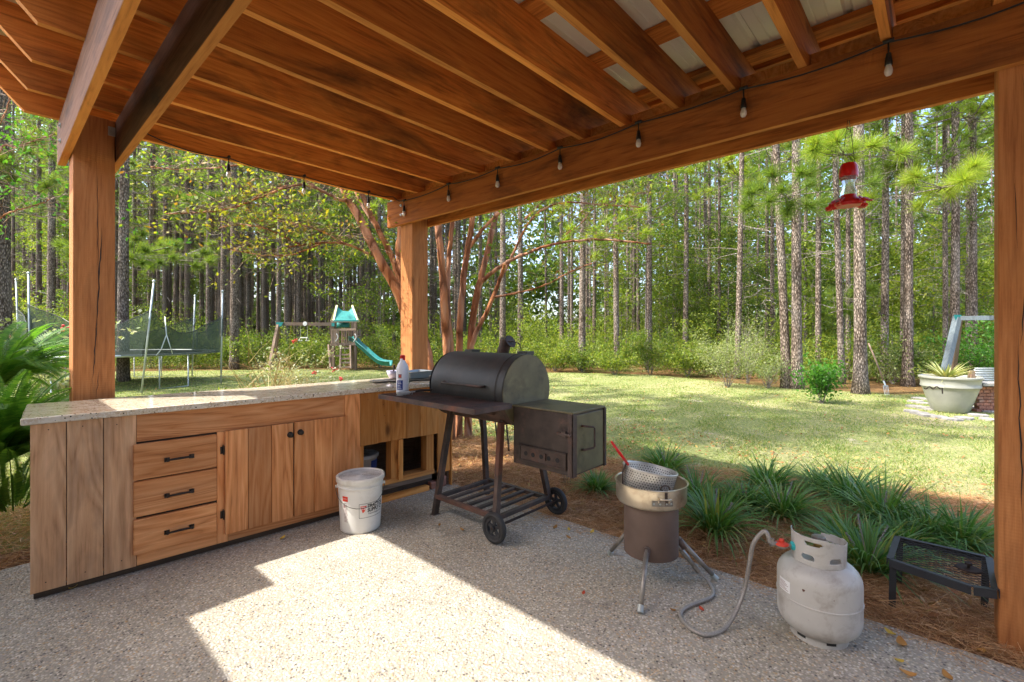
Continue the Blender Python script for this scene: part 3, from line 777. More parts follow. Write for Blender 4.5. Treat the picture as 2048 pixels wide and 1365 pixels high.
for xw in (2.178, 2.838):
    c_ = (xw, 2.128, .100); M = Matrix.Rotation(rad(90), 4, 'Y')
    m = MB(); prof = []
    for k in range(13):
        a = 2 * math.pi * k / 12; prof.append((.083 + .017 * math.cos(a), .021 * math.sin(a)))
    m.lathe(prof, c_, 36, M=M); wh = m.build('wheel', MAT['rubber'], gr, smooth=True)
    m = MB(); m.lathe([(.052, -.012), (.068, -.014), (.068, .014), (.052, .012), (.052, -.012)], c_, 30, M=M)
    m.lathe([(0, -.022), (.016, -.022), (.018, 0), (.016, .022), (0, .022)], c_, 16, M=M)
    for k in range(5):
        a = 2 * math.pi * k / 5 + .3; d = Vector((0, math.cos(a), math.sin(a))); e = Vector((1, 0, 0))
        m.bar(Vector(c_) + d * .014, Vector(c_) + d * .055, .022, .010, up=(1, 0, 0))
    m.build('rim', MAT['rubber'], wh)

# bottle and brush on the shelf
SZ = .9028
bt = thing('bottle', 'white plastic jug with a red cap and blue label on the grill shelf', 'bottle', (2.06, 2.965, SZ), rad(25))
m = MB(); prof = [(0, 0), (.036, 0), (.0405, .004), (.041, .05), (.0415, .15), (.0405, .190), (.034, .213), (.020, .238), (.0155, .246), (.0155, .262), (0, .262)]
sc = Matrix.Diagonal((1.32, 1.05, 1, 1)); m.lathe(prof, n=32, M=sc)
t = NT('jug_plastic'); t.base((.80, .81, .84)); t.rough(.32); t.p.inputs['Subsurface Weight'].default_value = .25; t.p.inputs['Subsurface Radius'].default_value = (.02, .02, .02)
o = m.build('body', MAT['jug_plastic'], bt, local=True); smooth_angle(o, 50)
m = MB(); m.lathe([(0, .288), (.0165, .288), (.018, .284), (.0185, .250), (.016, .250)], n=20)
for k in range(20):
    a = 2 * math.pi * k / 20; m.bar((.0183 * math.cos(a), .0183 * math.sin(a), .252), (.0180 * math.cos(a), .0180 * math.sin(a), .283), .002, .002, up=(math.cos(a), math.sin(a), 0))
m.build('cap', MAT['red_plastic'], bt, local=True)
AL = -115 - 25  # label facing left of the camera
def wrap_band(m, r, z0, z1, a0, a1, n=16, M=None):
    m.lathe([(r, z0), (r, z1)], n=n, a0=rad(a0), a1=rad(a1), M=M)
m = MB(); wrap_band(m, .0418, .035, .105, AL - 62, AL - 2, M=sc); lb = m.build('label', MAT['ink_blue'], bt, local=True, smooth=True)
m = MB(); wrap_band(m, .0419, .120, .150, AL - 45, AL - 12, 10, M=sc); m.build('label_crest', MAT['ink_grey'], bt, local=True, smooth=True)
m = MB()
for k in range(5):
    wrap_band(m, .0421, .042 + k * .012, .047 + k * .012 - .001, AL - 52 + 3 * (k % 2), AL - 14 - 5 * (k % 3), 8, M=sc)
m.build('label_lines', MAT['ink_white'], bt, local=True)
m = MB(); wrap_band(m, .0420, .128, .142, AL - 36, AL - 20, 6, M=sc); m.build('label_mark', MAT['ink_red'], bt, local=True)
br = thing('grill_brush', 'grill brush with a black handle and grey bristle head lying on the shelf', 'brush', (2.04, 2.76, SZ), rad(0))
m = MB(); a = Vector((-.035, .13, .016)); b = Vector((.17, .04, .030))
m.tube(catmull([a.lerp(b, .42), a.lerp(b, .6) + Vector((0, 0, .006)), a.lerp(b, .85), b], 3), [.006] + [.0085] * 8 + [.006], 10); m.build('handle', MAT['black_plastic'], br, local=True, smooth=True)
m = MB(); m.tube([a.lerp(b, .2), a.lerp(b, .45)], .004, 6); m.bar(a + Vector((-.035, .015, .002)), a.lerp(b, .25), .040, .012)
for k in range(60):
    p_ = (a + Vector((-.035, .015, 0))).lerp(a.lerp(b, .25), random.random()) + Vector((random.uniform(-.014, .014), random.uniform(-.018, .018), -.002))
    m.bar(p_, p_ + Vector((random.uniform(-.006, .006), random.uniform(-.006, .006), -.014)), .0022, .0022)
m.build('head', MAT['plate_steel'], br, local=True)

# ------------------------------------------------------------------ white bucket with printing
bk = thing('bucket', 'dirty white lidded bucket with red and black print in front of the cabinet', 'bucket', (1.739, 3.005, 0))
BRb, BRt, BH = .134, .150, .352
m = MB(); m.lathe([(0, .004), (BRb - .006, 0), (BRb, .006), (BRb + .0005, .02), (BRt - .002, BH - .055), (BRt, BH - .054), (BRt + .006, BH - .050), (BRt + .006, BH - .042), (BRt + .001, BH - .040), (BRt + .001, BH - .022), (BRt + .007, BH - .020), (BRt + .007, BH - .012), (BRt, BH - .010)], n=56)
bb = m.build('body', MAT['white_plastic'], bk, local=True); smooth_angle(bb, 55)
m = MB(); m.lathe([(BRt + .009, BH - .016), (BRt + .012, BH - .012), (BRt + .012, BH + .014), (BRt + .007, BH + .018), (BRt, BH + .018), (BRt - .006, BH + .010)], n=56)
lo = m.build('lid', MAT['white_plastic'], bk, local=True); smooth_angle(lo, 50)
m = MB(); pr = [(BRt - .0058, BH + .010)]
for k in range(9):
    r = BRt - .02 - k * .015; pr += [(r + .004, BH + .010), (r + .002, BH + .0125), (r - .002, BH + .0125), (r - .004, BH + .010)]
pr.append((0, BH + .010)); m.lathe(pr, n=48); m.build('lid_disc', MAT['lid_dirty'], lo, local=True)
# bail handle hanging on the camera side
m = MB(); view = math.atan2(-bk.location.y, -bk.location.x)
e1 = Vector((math.cos(view + rad(90)), math.sin(view + rad(90)), 0)); e2 = Vector((math.cos(view), math.sin(view), 0))
pts = []
for k in range(19):
    t_ = math.pi * k / 18
    x = math.cos(t_); s_ = math.sin(t_)
    pts.append(e1 * (-x) * (BRt + .012) + e2 * (s_ * (BRt + .012)) + Vector((0, 0, BH - .055 - .115 * s_ ** 1.0)))
m.tube(pts, .0022, 6); m.build('bail_handle', MAT['ink_black'], bk, local=True, smooth=True)
for s_ in (-1, 1):
    m = MB(); q = e1 * s_ * (BRt + .006); m.tube([q + Vector((0, 0, BH - .055)), q + e1 * s_ * .010 + Vector((0, 0, BH - .055))], .011, 12); m.build('handle_boss', MAT['white_plastic'], bk, local=True)
def rB(z): return BRb + (BRt - BRb) * (z / BH) + .0009
def wrap_text(txt, size, ang, z, mat, parent, bold=0.0, shear=0, width=1.0):
    cu = bpy.data.curves.new('print', 'FONT'); cu.body = txt; cu.size = size; cu.offset = bold; cu.shear = shear
    ob = bpy.data.objects.new('print', cu); COL.objects.link(ob)
    dg = bpy.context.evaluated_depsgraph_get(); me = bpy.data.meshes.new_from_object(ob.evaluated_get(dg))
    bpy.data.objects.remove(ob)
    bm = bmesh.new(); bm.from_mesh(me)
    bmesh.ops.triangulate(bm, faces=bm.faces)
    for it in range(3):
        ed = [e for e in bm.edges if abs(e.verts[0].co.x - e.verts[1].co.x) > .008]
        if ed: bmesh.ops.subdivide_edges(bm, edges=ed, cuts=1, use_grid_fill=False); bmesh.ops.triangulate(bm, faces=bm.faces)
    for v in bm.verts:
        zz = z + v.co.y; r = rB(zz) + .0004; a = ang + v.co.x * width / r
        v.co = Vector((r * math.cos(a), r * math.sin(a), zz))
    bm.to_mesh(me); bm.free(); me.materials.clear()
    return link_mesh('printing', me, MAT[mat], parent)
def patch(quad, mat, parent, name='print_block', n=8, off=.0):
    """quad = [(angle offset m, z)x4] bl, br, tr, tl wrapped on the bucket"""
    m = MB(); vs = []; fs = []
    for i in range(n + 1):
        u = i / n
        for (pA, pB) in ((quad[0], quad[1]), (quad[3], quad[2])):
            x = pA[0] + (pB[0] - pA[0]) * u; z = pA[1] + (pB[1] - pA[1]) * u
            r = rB(z) + off; a = ANG0 + x / r; vs.append((r * math.cos(a), r * math.sin(a), z))
    for i in range(n): fs.append((2*i, 2*i+2, 2*i+3, 2*i+1))
    m.add(vs, fs); return m.build(name, MAT[mat], parent, local=True)
ANG0 = view - rad(4)      # left edge of the main panel; angle grows to the right
for q in ([(0, .203), (.185, .203), (.185, .2055), (0, .2055)], [(0, .108), (.185, .108), (.185, .1105), (0, .1105)], [(0, .108), (.0022, .108), (.0022, .2055), (0, .2055)], [(.183, .108), (.185, .108), (.185, .2055), (.183, .2055)]):
    patch(q, 'ink_black', bb, 'print_border', 16)
patch([(.024, .142), (.036, .152), (.052, .190), (.008, .190)], 'ink_red', bb, 'print_badge')
patch([(.014, .142), (.030, .150), (.052, .192), (.008, .192)], 'ink_red', bb, 'print_badge', off=.0002) if False else None
wrap_text('TSC', .026, ANG0 + .0125 / rB(.17), .166, 'ink_white', bb, .0004)
wrap_text('TRACTOR', .033, ANG0 + .056 / rB(.18), .1740, 'ink_black', bb, .0013, width=.86)
wrap_text('SUPPLY C\u00ba', .033, ANG0 + .056 / rB(.16), .1460, 'ink_black', bb, .0013, width=.86)
wrap_text('TractorSupply.com', .015, ANG0 + .058 / rB(.13), .1290, 'ink_black', bb, .0002)
# side notice
ANG0 = view - rad(52)
patch([(.0, .222), (.046, .222), (.046, .256), (0, .256)], 'ink_red', bb)
wrap_text('WARNING', .0075, ANG0 + .004 / .145, .238, 'ink_white', bb, .0001)
for k in range(14):
    z = .206 - k * .0095
    if k in (2, 3): patch([(.004, z), (.018, z), (.018, z + .010), (.004, z + .010)], 'ink_grey', bb, 'print_symbol', 3)
    patch([(.006 + .010 * (k in (2, 3)) + .004, z), (.034 + .006 * ((k * 7) % 3) / 3, z), (.034 + .006 * ((k * 7) % 3) / 3, z + .0035), (.010 + .010 * (k in (2, 3)), z + .0035)], 'ink_grey', bb, 'print_line', 3)

# ------------------------------------------------------------------ outdoor burner with pot and basket
BX, BYc = 2.459, 1.188
bu = thing('outdoor_burner', 'brown steel tube burner standing on splayed pipe legs at the slab edge', 'burner', (BX, BYc, 0))
m = MB(); m.lathe([(.1425, .150), (.1460, .150), (.1460, .425), (.1425, .425), (.1425, .150)], n=40); o = m.build('wind_guard', MAT['burner_paint'], bu, local=True); smooth_angle(o, 50)
m = MB(); m.lathe([(0, .22), (.07, .22), (.08, .25), (.0, .26)], n=20); m.build('burner_head', MAT['rust_dark'], bu, local=True)
for (px, py) in ((1280, 1226), (1219, 1107), (1432, 1159)):
    f_ = G(px, py, .008); f_ = Vector((f_.x - BX, f_.y - BYc, .012)); d = f_.normalized(); dh = Vector((f_.x, f_.y, 0)).normalized()
    s_ = dh * .148 + Vector((0, 0, .205))
    m = MB(); m.tube([dh * .148 + Vector((0, 0, .226)), f_], .0125, 12); lg = m.build('leg', MAT['steel_grey'], bu, local=True, smooth=True)
    m = MB(); m.tube([s_ - (s_ - f_) * .0 + Vector((0, 0, .015)), s_.lerp(f_, .16)], .018, 12); m.build('leg_socket', MAT['burner_paint'], lg, local=True, smooth=True)
    m = MB(); m.tube([s_.lerp(f_, .90), f_ + (f_ - s_).normalized() * .004], .0155, 12); m.build('leg_cap', MAT['galvanised'], lg, local=True)
f_ = G(1352, 1112, .10); dh = Vector((f_.x - BX, f_.y - BYc, 0)).normalized()
m = MB(); vA = dh * .145 + Vector((0, 0, .185)); vB = Vector((G(1398, 1146, .035).x - BX, G(1398, 1146, .035).y - BYc, .04))
m.tube([vA, vA.lerp(vB, .3)], .011, 10); m.tube([vA.lerp(vB, .3), vA.lerp(vB, .55)], .016, 8); m.tube([vA.lerp(vB, .55), vA.lerp(vB, .8)], .012, 10); m.tube([vA.lerp(vB, .8), vB], .016, 6)
m.build('gas_pipe', MAT['steel_grey'], bu, local=True)

pt = thing('fry_pot', 'scorched aluminium fry pot resting on the burner', 'pot', (BX, BYc, .427))
m = MB(); m.lathe([(0, .0), (.165, .0), (.180, .007), (.188, .02), (.190, .108), (.196, .111), (.197, .115), (.192, .117), (.186, .112), (.184, .02), (.17, .006), (0, .004)], n=56)
o = m.build('body', MAT['aluminium'], pt, local=True); smooth_angle(o, 45)
pv = math.atan2(-BYc, -BX)
for da in (18, 198):
    a = pv + rad(da); e = Vector((math.cos(a), math.sin(a), 0)); tn = Vector((-math.sin(a), math.cos(a), 0))
    m = MB()
    m.tube(catmull([e * .190 - tn * .022 + Vector((0, 0, .055)), e * .196 - tn * .022 + Vector((0, 0, .078)), e * .226 - tn * .020 + Vector((0, 0, .084)), e * .232 + Vector((0, 0, .084)), e * .226 + tn * .030 + Vector((0, 0, .082)), e * .196 + tn * .034 + Vector((0, 0, .072)), e * .190 + tn * .034 + Vector((0, 0, .055))], 4), .0045, 8)
    ho = m.build('handle', MAT['aluminium'], pt, local=True, smooth=True)
    m = MB()
    for i in range(8):
        u0 = -.058 + i * .0142
        q0 = e * (.1915) + tn * u0; q1 = e * .1915 + tn * (u0 + .0142)
        def pj_(q, r=.1925): q = Vector((q.x, q.y, 0)).normalized() * r; return q
        a0_, a1_ = pj_(q0, .1895), pj_(q1, .1895); b0, b1 = pj_(q0, .1945), pj_(q1, .1945)
        m.hexa([a0_ + Vector((0, 0, .036)), b0 + Vector((0, 0, .036)), b1 + Vector((0, 0, .036)), a1_ + Vector((0, 0, .036))], [a0_ + Vector((0, 0, .062)), b0 + Vector((0, 0, .062)), b1 + Vector((0, 0, .062)), a1_ + Vector((0, 0, .062))])
    m.build('bracket', MAT['steel_grey'], ho, local=True)
    m = MB()
    for u0 in (-.046, -.015, .018, .044):
        q = pj_(e * .19 + tn * u0, .1948); m.lathe([(0, .004), (.0045, .003), (.0055, 0)], q + Vector((0, 0, .049)), 8, M=Matrix.Rotation(a, 4, 'Z') @ Matrix.Rotation(rad(90), 4, 'Y'))
    m.build('rivets', MAT['galvanised'], ho, local=True)
# basket, tilted to the right-back
bc = Vector((BX, BYc, .545)) + FWD * .004 - RGT * .012
bs = thing('fry_basket', 'perforated fry basket tilted in the pot with a red handle', 'basket', bc)
R0, BHt = .145, .115; n_a, n_z = 90, 9
TM = Matrix.Rotation(rad(9), 4, FWD) @ Matrix.Rotation(rad(-3), 4, RGT)
m = MB(); m.m = TM.to_3x3().to_4x4()
m.lathe([(R0 + .0005, .055), (R0 + .005, .056), (R0 + .005, .062), (R0 - .001, .063), (R0 - .002, .058)], n=56)
rim = m.build('rim', MAT['alu_basket'], bs, local=True, smooth=True)
m = MB(); m.m = TM.to_3x3().to_4x4(); m.lathe([(R0 * .90, -.06), (R0, .055), (R0 - .0022, .055), (R0 * .90 - .002, -.058), (0, -.058)], n=56)
wl_ = m.build('wall', MAT['alu_basket'], bs, local=True); smooth_angle(wl_, 50)
m = MB(); m.m = TM.to_3x3().to_4x4()
for j in range(8):
    z = .043 - j * .0125
    for k in range(58):
        a = 2 * math.pi * (k + .5 * (j % 2)) / 58
        for r_off, s_ in ((.0006, 1), (-.0030, -1)):
            rr = R0 * (.90 + .10 * (z + .06) / .115) + r_off; e = Vector((math.cos(a), math.sin(a), 0)); tn = Vector((-math.sin(a), math.cos(a), 0)); w_ = .0034
            vs = [e * rr + tn * math.cos(q * math.pi / 3) * w_ + Vector((0, 0, z + math.sin(q * math.pi / 3) * w_)) for q in range(6)]
            m.add(vs, [tuple(range(6)) if s_ > 0 else tuple(range(5, -1, -1))])
h_ = m.build('perforations', MAT['hole_dark'], wl_, local=True); tag(h_, kind='stuff')
hv = TM.to_3x3()
base_h = P(1253, 925, 2.57) - bc; tip_h = P(1223, 884, 2.50) - bc
sidep = (-RGT * .148 + FWD * -.02)
m = MB(); m.bar(sidep + Vector((0, 0, -.045)), sidep + Vector((0, 0, .05)), .012, .006, up=RGT); m.bar(sidep + Vector((-.0, 0, .05)), base_h.lerp(sidep, .3) + Vector((0, 0, .01)), .010, .006, up=RGT)
m.bar(base_h.lerp(sidep, .3) + Vector((0, 0, .01)), base_h, .010, .006, up=RGT)
m.build('handle_bracket', MAT['rust_rail'], bs, local=True)
m = MB(); m.tube([base_h.lerp(tip_h, -.12), base_h.lerp(tip_h, .5), tip_h], [.007, .0085, .006], 10); m.build('handle', MAT['red_bright'], bs, local=True, smooth=True)
hk = Vector((0, 0, 0)) - FWD * .158 + RGT * .035
m = MB(); pts = [hk + RGT * (.024 * math.cos(a)) + Vector((0, 0, .004 + .016 * math.sin(a))) - FWD * .02 for a in [2 * math.pi * k / 16 for k in range(17)]]
m.tube(pts, .004, 8); m.bar(hk - FWD * .035 + Vector((0, 0, -.012)), hk - FWD * .038 + Vector((0, 0, -.075)), .014, .005, up=FWD)
m.build('rest_hook', MAT['rust_rail'], bs, local=True, smooth=False)

# ------------------------------------------------------------------ propane tank
TX, TY = 2.530, .400
TXc = G(1637, 1268); TXc.z = 0
tk = thing('propane_tank', 'scuffed white propane cylinder standing on the slab', 'gas cylinder', TXc)
m = MB(); prof = [(0, .034), (.07, .030)]
for k in range(9):
    a = rad(-82 + k * 10.2); prof.append((.080 + .084 * math.cos(a), .108 + .084 * math.sin(a)))
prof += [(.164, .112), (.164, .176), (.1665, .178), (.1665, .184), (.164, .186), (.164, .262)]
for k in range(1, 9):
    a = rad(k * 10.6); prof.append((.072 + .092 * math.cos(a), .262 + .080 * math.sin(a)))
prof += [(.03, .344), (0, .345)]
m.lathe(prof, n=64); o = m.build('body', MAT['tank_paint'], tk, local=True); smooth_angle(o, 35)
tb_ = o
m = MB(); m.lathe([(.108, 0), (.1115, 0), (.1115, .042), (.108, .042), (.108, 0)], n=48); fr_ = m.build('foot_ring', MAT['tank_paint'], tk, local=True); smooth_angle(fr_, 50)
tv = math.atan2(-TXc.y, -TXc.x)
m = MB()
for da in (-35, 25):
    m.lathe([(.1120, .016), (.1120, .027)], n=6, a0=tv + rad(da - 10), a1=tv + rad(da + 10))
m.build('ring_slots', MAT['hole_dark'], fr_, local=True)
# collar: sheet with cut-outs
def holed_collar():
    nA, nZ = 96, 22; r = .103; z0, z1 = .332, .462
    spanA = rad(275); a_start = tv - rad(100)
    vs = {}; m = MB(); L = []; 
    def inside(a_deg, z):
        for (ac, zc, ra, rz) in ((-22, .372, 15, .013), (38, .372, 15, .013), (100, .40, 13, .013), (150, .38, 15, .013), (-10, .437, 18, .010), (170, .43, 14, .010)):
            x = abs(a_deg - ac) / ra; y = abs(z - zc) / rz
            if x ** 3 + y ** 2.4 < 1: return True
        if z < .338 and (8 < (a_deg % 60) < 40): return True
        return False
    cells = []
    for i in range(nA):
        for j in range(nZ):
            u = (i + .5) / nA; ad = -100 + 275 * u; tz = z0 + (z1 - z0) * (j + .5) / nZ
            if inside(ad, tz): continue
            edge = .462 - .03 * max(0, min(1, (ad - 5) / 60)) - .015 * max(0, (ad - 90) / 80)
            if tz > edge + .004: continue
            cells.append((i, j))
    idx = {}; V = []; Fc = []
    def vid(i, j):
        if (i, j) not in idx:
            a = a_start + spanA * i / nA; z = z0 + (z1 - z0) * j / nZ; rr = r + .004 * ((z - z0) / (z1 - z0)) ** 2
            idx[(i, j)] = len(V); V.append((rr * math.cos(a), rr * math.sin(a), z))
        return idx[(i, j)]
    for i, j in cells: Fc.append((vid(i, j), vid(i+1, j), vid(i+1, j+1), vid(i, j+1)))
    m.add(V, Fc); o = m.build('collar', MAT['tank_paint'], tk, local=True, smooth=True)
    s_ = o.modifiers.new('sub', 'SUBSURF'); s_.levels = s_.render_levels = 1
    s_ = o.modifiers.new('solid', 'SOLIDIFY'); s_.thickness = .0035; s_.offset = 0
    return o
holed_collar()
m = MB(); m.lathe([(0, 0), (.022, 0), (.022, .02), (.014, .03), (.014, .055), (.019, .058), (.019, .085), (0, .088)], (0, 0, .342), 14); vb = m.build('valve', MAT['brass'], tk, local=True)
m = MB(); m.lathe([(0, 0), (.026, 0), (.028, .004), (.028, .014), (.024, .018), (0, .018)], (0, 0, .424), 18); m.build('valve_knob', MAT['steel_grey'], vb, local=True)
# regulator and coupling towards the left
rdir = (P(1545, 1066, 2.16) - Vector((TXc.x, TXc.y, .385))); 
q0 = Vector((0, 0, .385)); q1 = rdir + Vector((0, 0, .385))
q1.z = .395
def L(u): return q0.lerp(q1, u)
m = MB(); m.tube([L(.08), L(.42)], .010, 10); m.build('valve_stem', MAT['brass'], vb, local=True)
rg = thing('hose_regulator', 'grey gas hose with red topped regulator running from cylinder to burner', 'gas hose', (TXc.x, TXc.y, 0))
m = MB(); m.tube([L(.40), L(.44), L(.58), L(.60)], [.017, .021, .019, .013], 14); m.build('coupling', MAT['teal_plastic'], rg, local=True)
m = MB(); m.tube([L(.60), L(.72)], .009, 8); rc = L(.80); m.lathe([(0, -.016), (.016, -.016), (.026, -.008), (.028, 0)], rc, 20); m.tube([L(.88), L(1.02)], .010, 8); m.tube([L(1.0), L(1.06)], .014, 6)
m.box(L(1.0).x - .007, L(1.0).x + .007, L(1.0).y - .007, L(1.0).y + .007, L(1.0).z, L(1.0).z + .022)
m.build('regulator', MAT['steel_grey'], rg, local=True)
m = MB(); m.lathe([(.029, 0), (.029, .006), (.018, .011), (.011, .012), (.011, .024), (0, .026)], rc, 20); m.build('regulator_cap', MAT['ink_red'], rg, local=True)
off = Vector((TXc.x, TXc.y, 0))
hp = [L(1.05) + off, P(1530, 1063, 2.18), P(1508, 1085, 2.20), P(1500, 1120, 2.22), P(1490, 1175, 2.24), P(1472, 1225, 2.20), G(1448, 1258, .012), G(1412, 1270, .012), G(1378, 1255, .012), G(1361, 1232, .012), G(1368, 1218, .012), G(1392, 1207, .012), G(1420, 1196, .012), G(1426, 1183, .012), G(1414, 1160, .02), bu.location + vB]
for i_ in (5,): hp[i_].z = .06
m = MB(); m.m = Matrix.Translation(-off); m.tube(catmull(hp, 8), .0095, 10)
t = NT('braided_hose'); v = t.coord((1, 1, 1)); w_ = t.voro(v, 420); t.base(t.ramp(w_, [(.2, (.46, .44, .41)), (.6, (.26, .24, .22))])); t.rough(.45, .5, .35); t.bump(w_, .5, .001)
m.build('hose', MAT['braided_hose'], rg, local=True, smooth=True)
# sticker, scuffs
m = MB(); m.lathe([(.1648, .205), (.1648, .256)], n=8, a0=tv - rad(64), a1=tv - rad(40)); st_ = m.build('sticker', MAT['ink_white'], tk, local=True, smooth=True)
m = MB()
for k in range(6): m.lathe([(.1652, .211 + k * .0065), (.1652, .2135 + k * .0065)], n=5, a0=tv - rad(62), a1=tv - rad(43 + 3 * (k % 3)))
m.build('sticker_lines', MAT['ink_grey'], st_, local=True)
def blob(parent, r, ang, z, sz, mat, n=9):
    m = MB(); vs = [];
    for k in range(n):
        a = 2 * math.pi * k / n; q = sz * random.uniform(.6, 1.1)
        vs.append((r * math.cos(ang + q * math.cos(a) / r), r * math.sin(ang + q * math.cos(a) / r), z + q * math.sin(a) * .8))
    m.add(vs, [tuple(range(n))]); m.build('rust_spot', MAT[mat], parent, local=True)
blob(tb_, .1645, tv - rad(19), .250, .0075, 'rust_spot')
for k in range(9): blob(tb_, .1645, tv + rad(random.uniform(-50, 60)), random.uniform(.12, .25), random.uniform(.0012, .0028), 'rust_spot', 6)

# ------------------------------------------------------------------ low mesh-topped grate table
gt = thing('grate_table', 'low black metal grate with mesh top leaning half behind the right post', 'grate', (3.15, 0, 0))
ZT = .238
cor = [Vector((3.340, .172, ZT)), Vector((2.985, .180, ZT)), Vector((2.915, -.100, ZT)), Vector((2.950, -.178, ZT)), Vector((3.06, -.182, ZT)) if False else Vector((3.34, -.183, ZT))]
cor = [Vector((3.345, .172, ZT)), Vector((2.990, .182, ZT)), Vector((2.913, -.105, ZT)), Vector((2.940, -.178, ZT)), Vector((3.345, -.180, ZT))]
m = MB()
for i in range(len(cor)):
    a = cor[i]; b = cor[(i + 1) % len(cor)]; d = (b - a).normalized() * .0
    m.bar(a, b, .024, .004); q = Vector((0, 0, -.017)); side = (b - a).cross(Vector((0, 0, 1))).normalized() * .014
    m.bar(a + q + side, b + q + side, .003, .034)
m.build('frame', MAT['grate_paint'], gt)
from mathutils.geometry import intersect_line_line_2d
def clip_seg(a, b, poly):
    ts = []
    for i in range(len(poly)):
        p, q = poly[i], poly[(i + 1) % len(poly)]
        r = intersect_line_line_2d if False else None
        d = b - a; e = Vector((q.x - p.x, q.y - p.y)); den = d.x * e.y - d.y * e.x
        if abs(den) < 1e-9: continue
        u = ((p.x - a.x) * e.y - (p.y - a.y) * e.x) / den; w = ((p.x - a.x) * d.y - (p.y - a.y) * d.x) / den
        if 0 <= w <= 1: ts.append(u)
    if len(ts) < 2: return None
    return a + (b - a) * min(ts), a + (b - a) * max(ts)
m = MB(); cc = Vector((3.14, 0))
for ang in (28, -28):
    d = Vector((math.cos(rad(90 + ang)), math.sin(rad(90 + ang)))); nn = Vector((-d.y, d.x))
    for k in range(-16, 17):
        a = cc + nn * k * .027 - d; b = a + d * 2; s_ = clip_seg(a, b, cor)
        if s_: m.bar((s_[0].x, s_[0].y, ZT - .004), (s_[1].x, s_[1].y, ZT - .004), .0017, .0017)
mo = m.build('mesh_top', MAT['grate_paint'], gt); tag(mo, kind='stuff')
for c_ in (cor[1] + Vector((.012, -.01, 0)), cor[0] + Vector((-.012, -.01, 0)), cor[4] + Vector((-.012, .01, 0))):
    m = MB(); f_ = Vector((c_.x + (.02 if c_.x < 3.1 else 0), c_.y + .005, -.01)); m.bar(c_ - Vector((0, 0, .004)), f_, .028, .004, up=(1, 0, 0)); m.bar(c_ - Vector((-.012, -.012, .004)), f_ + Vector((.012, .012, 0)), .004, .028, up=(1, 0, 0)); m.build('leg', MAT['grate_paint'], gt)
lp = thing('pot_lid', 'small rusty grey disc lying on the grate beside the right post', 'disc', (3.10, -.100, ZT + .004))
m = MB(); m.lathe([(0, .006), (.045, .006), (.05, .0), (0, 0)], n=24); m.build('plate', MAT['rust_dark'], lp, local=True)
m = MB(); m.tube([(0, 0, .005), (0, 0, .022)], .006, 8); m.lathe([(0, .022), (.014, .022), (.014, .030), (0, .031)], n=12); m.build('knob', MAT['rust_dark'], lp, local=True)

# ------------------------------------------------------------------ hummingbird feeder
fc = P(1697, 380, 2.555); fd = thing('hummingbird_feeder', 'red hummingbird feeder with a clear glass bottle hanging from the beam', 'bird feeder', (fc.x, fc.y, 0), TH)
def FZ(py): return CAMH - (py - 665) / FPX * 2.555
px_ = 2.555 / FPX
m = MB(); m.lathe([(13 * px_, FZ(392)), (14 * px_, FZ(385)), (10.5 * px_, FZ(377)), (10 * px_, FZ(368)), (13.5 * px_, FZ(360)), (15 * px_, FZ(352))], n=24)
t = NT('feeder_glass'); t.base((.93, .97, .95)); t.rough(.03); t.p.inputs['Transmission Weight'].default_value = .80; t.p.inputs['IOR'].default_value = 1.25
o = m.build('glass_bottle', MAT['feeder_glass'], fd, local=True, smooth=True)
m = MB(); m.lathe([(16 * px_, FZ(355)), (16.5 * px_, FZ(347)), (15 * px_, FZ(334)), (12 * px_, FZ(328)), (0, FZ(327))], n=24)
cp = m.build('cap', MAT['red_plastic'], fd, local=True); smooth_angle(cp, 50)
m = MB(); m.lathe([(0, FZ(412)), (20 * px_, FZ(413)), (24 * px_, FZ(408)), (22 * px_, FZ(403)), (14 * px_, FZ(396)), (13 * px_, FZ(391)), (0, FZ(391))], n=28)
bs_ = m.build('base', MAT['red_plastic'], fd, local=True); smooth_angle(bs_, 50)
for k in range(4):
    a = rad(20 + 90 * k); fcn = Vector((math.cos(a), math.sin(a), 0)) * 31 * px_ + Vector((0, 0, FZ(409)))
    Mx = Matrix.Rotation(a, 4, 'Z') @ Matrix.Rotation(rad(32), 4, 'Y')
    m = MB()
    for q in range(6):
        b_ = 2 * math.pi * q / 6; pd = Vector((math.cos(b_), math.sin(b_), 0)); pn_ = Vector((-math.sin(b_), math.cos(b_), 0))
        w_ = [(0.2, .25, 0), (.6, .55, .12), (.95, .35, .3), (1.05, 0.02, .34)]
        for i in range(3):
            (r0_, h0, z0_), (r1_, h1, z1_) = w_[i], w_[i+1]; S = .036
            vs = [fcn + (Mx @ (pd * r * S + pn_ * s * h * S + Vector((0, 0, z * S)))) for r, h, z, s in ((r0_, h0, z0_, -1), (r0_, h0, z0_, 1), (r1_, h1, z1_, 1), (r1_, h1, z1_, -1))]
            m.add(vs, [(0, 1, 2, 3)])
    fo = m.build('flower', MAT['red_plastic'], fd, local=True, smooth=True); so_ = fo.modifiers.new('solid', 'SOLIDIFY'); so_.thickness = .002
    m = MB(); m.lathe([(0, .012), (.007, .010), (.009, 0)], fcn, 10, M=Mx); m.build('flower_centre', MAT['ink_grey'], fo, local=True)
    m = MB(); m.tube([Vector((0, 0, FZ(408))) + Vector((math.cos(a), math.sin(a), 0)) * .04, fcn], .012, 10); m.build('arm', MAT['red_plastic'], fd, local=True)
m = MB(); hz = 2.50
for s_ in (-1, 1): m.tube([(0, s_ * .036, FZ(338)), (0, s_ * .022, FZ(290)), (0, s_ * .004, FZ(240))], .0013, 5)
m.build('hanger_wire', MAT['hole_dark'], fd, local=True)
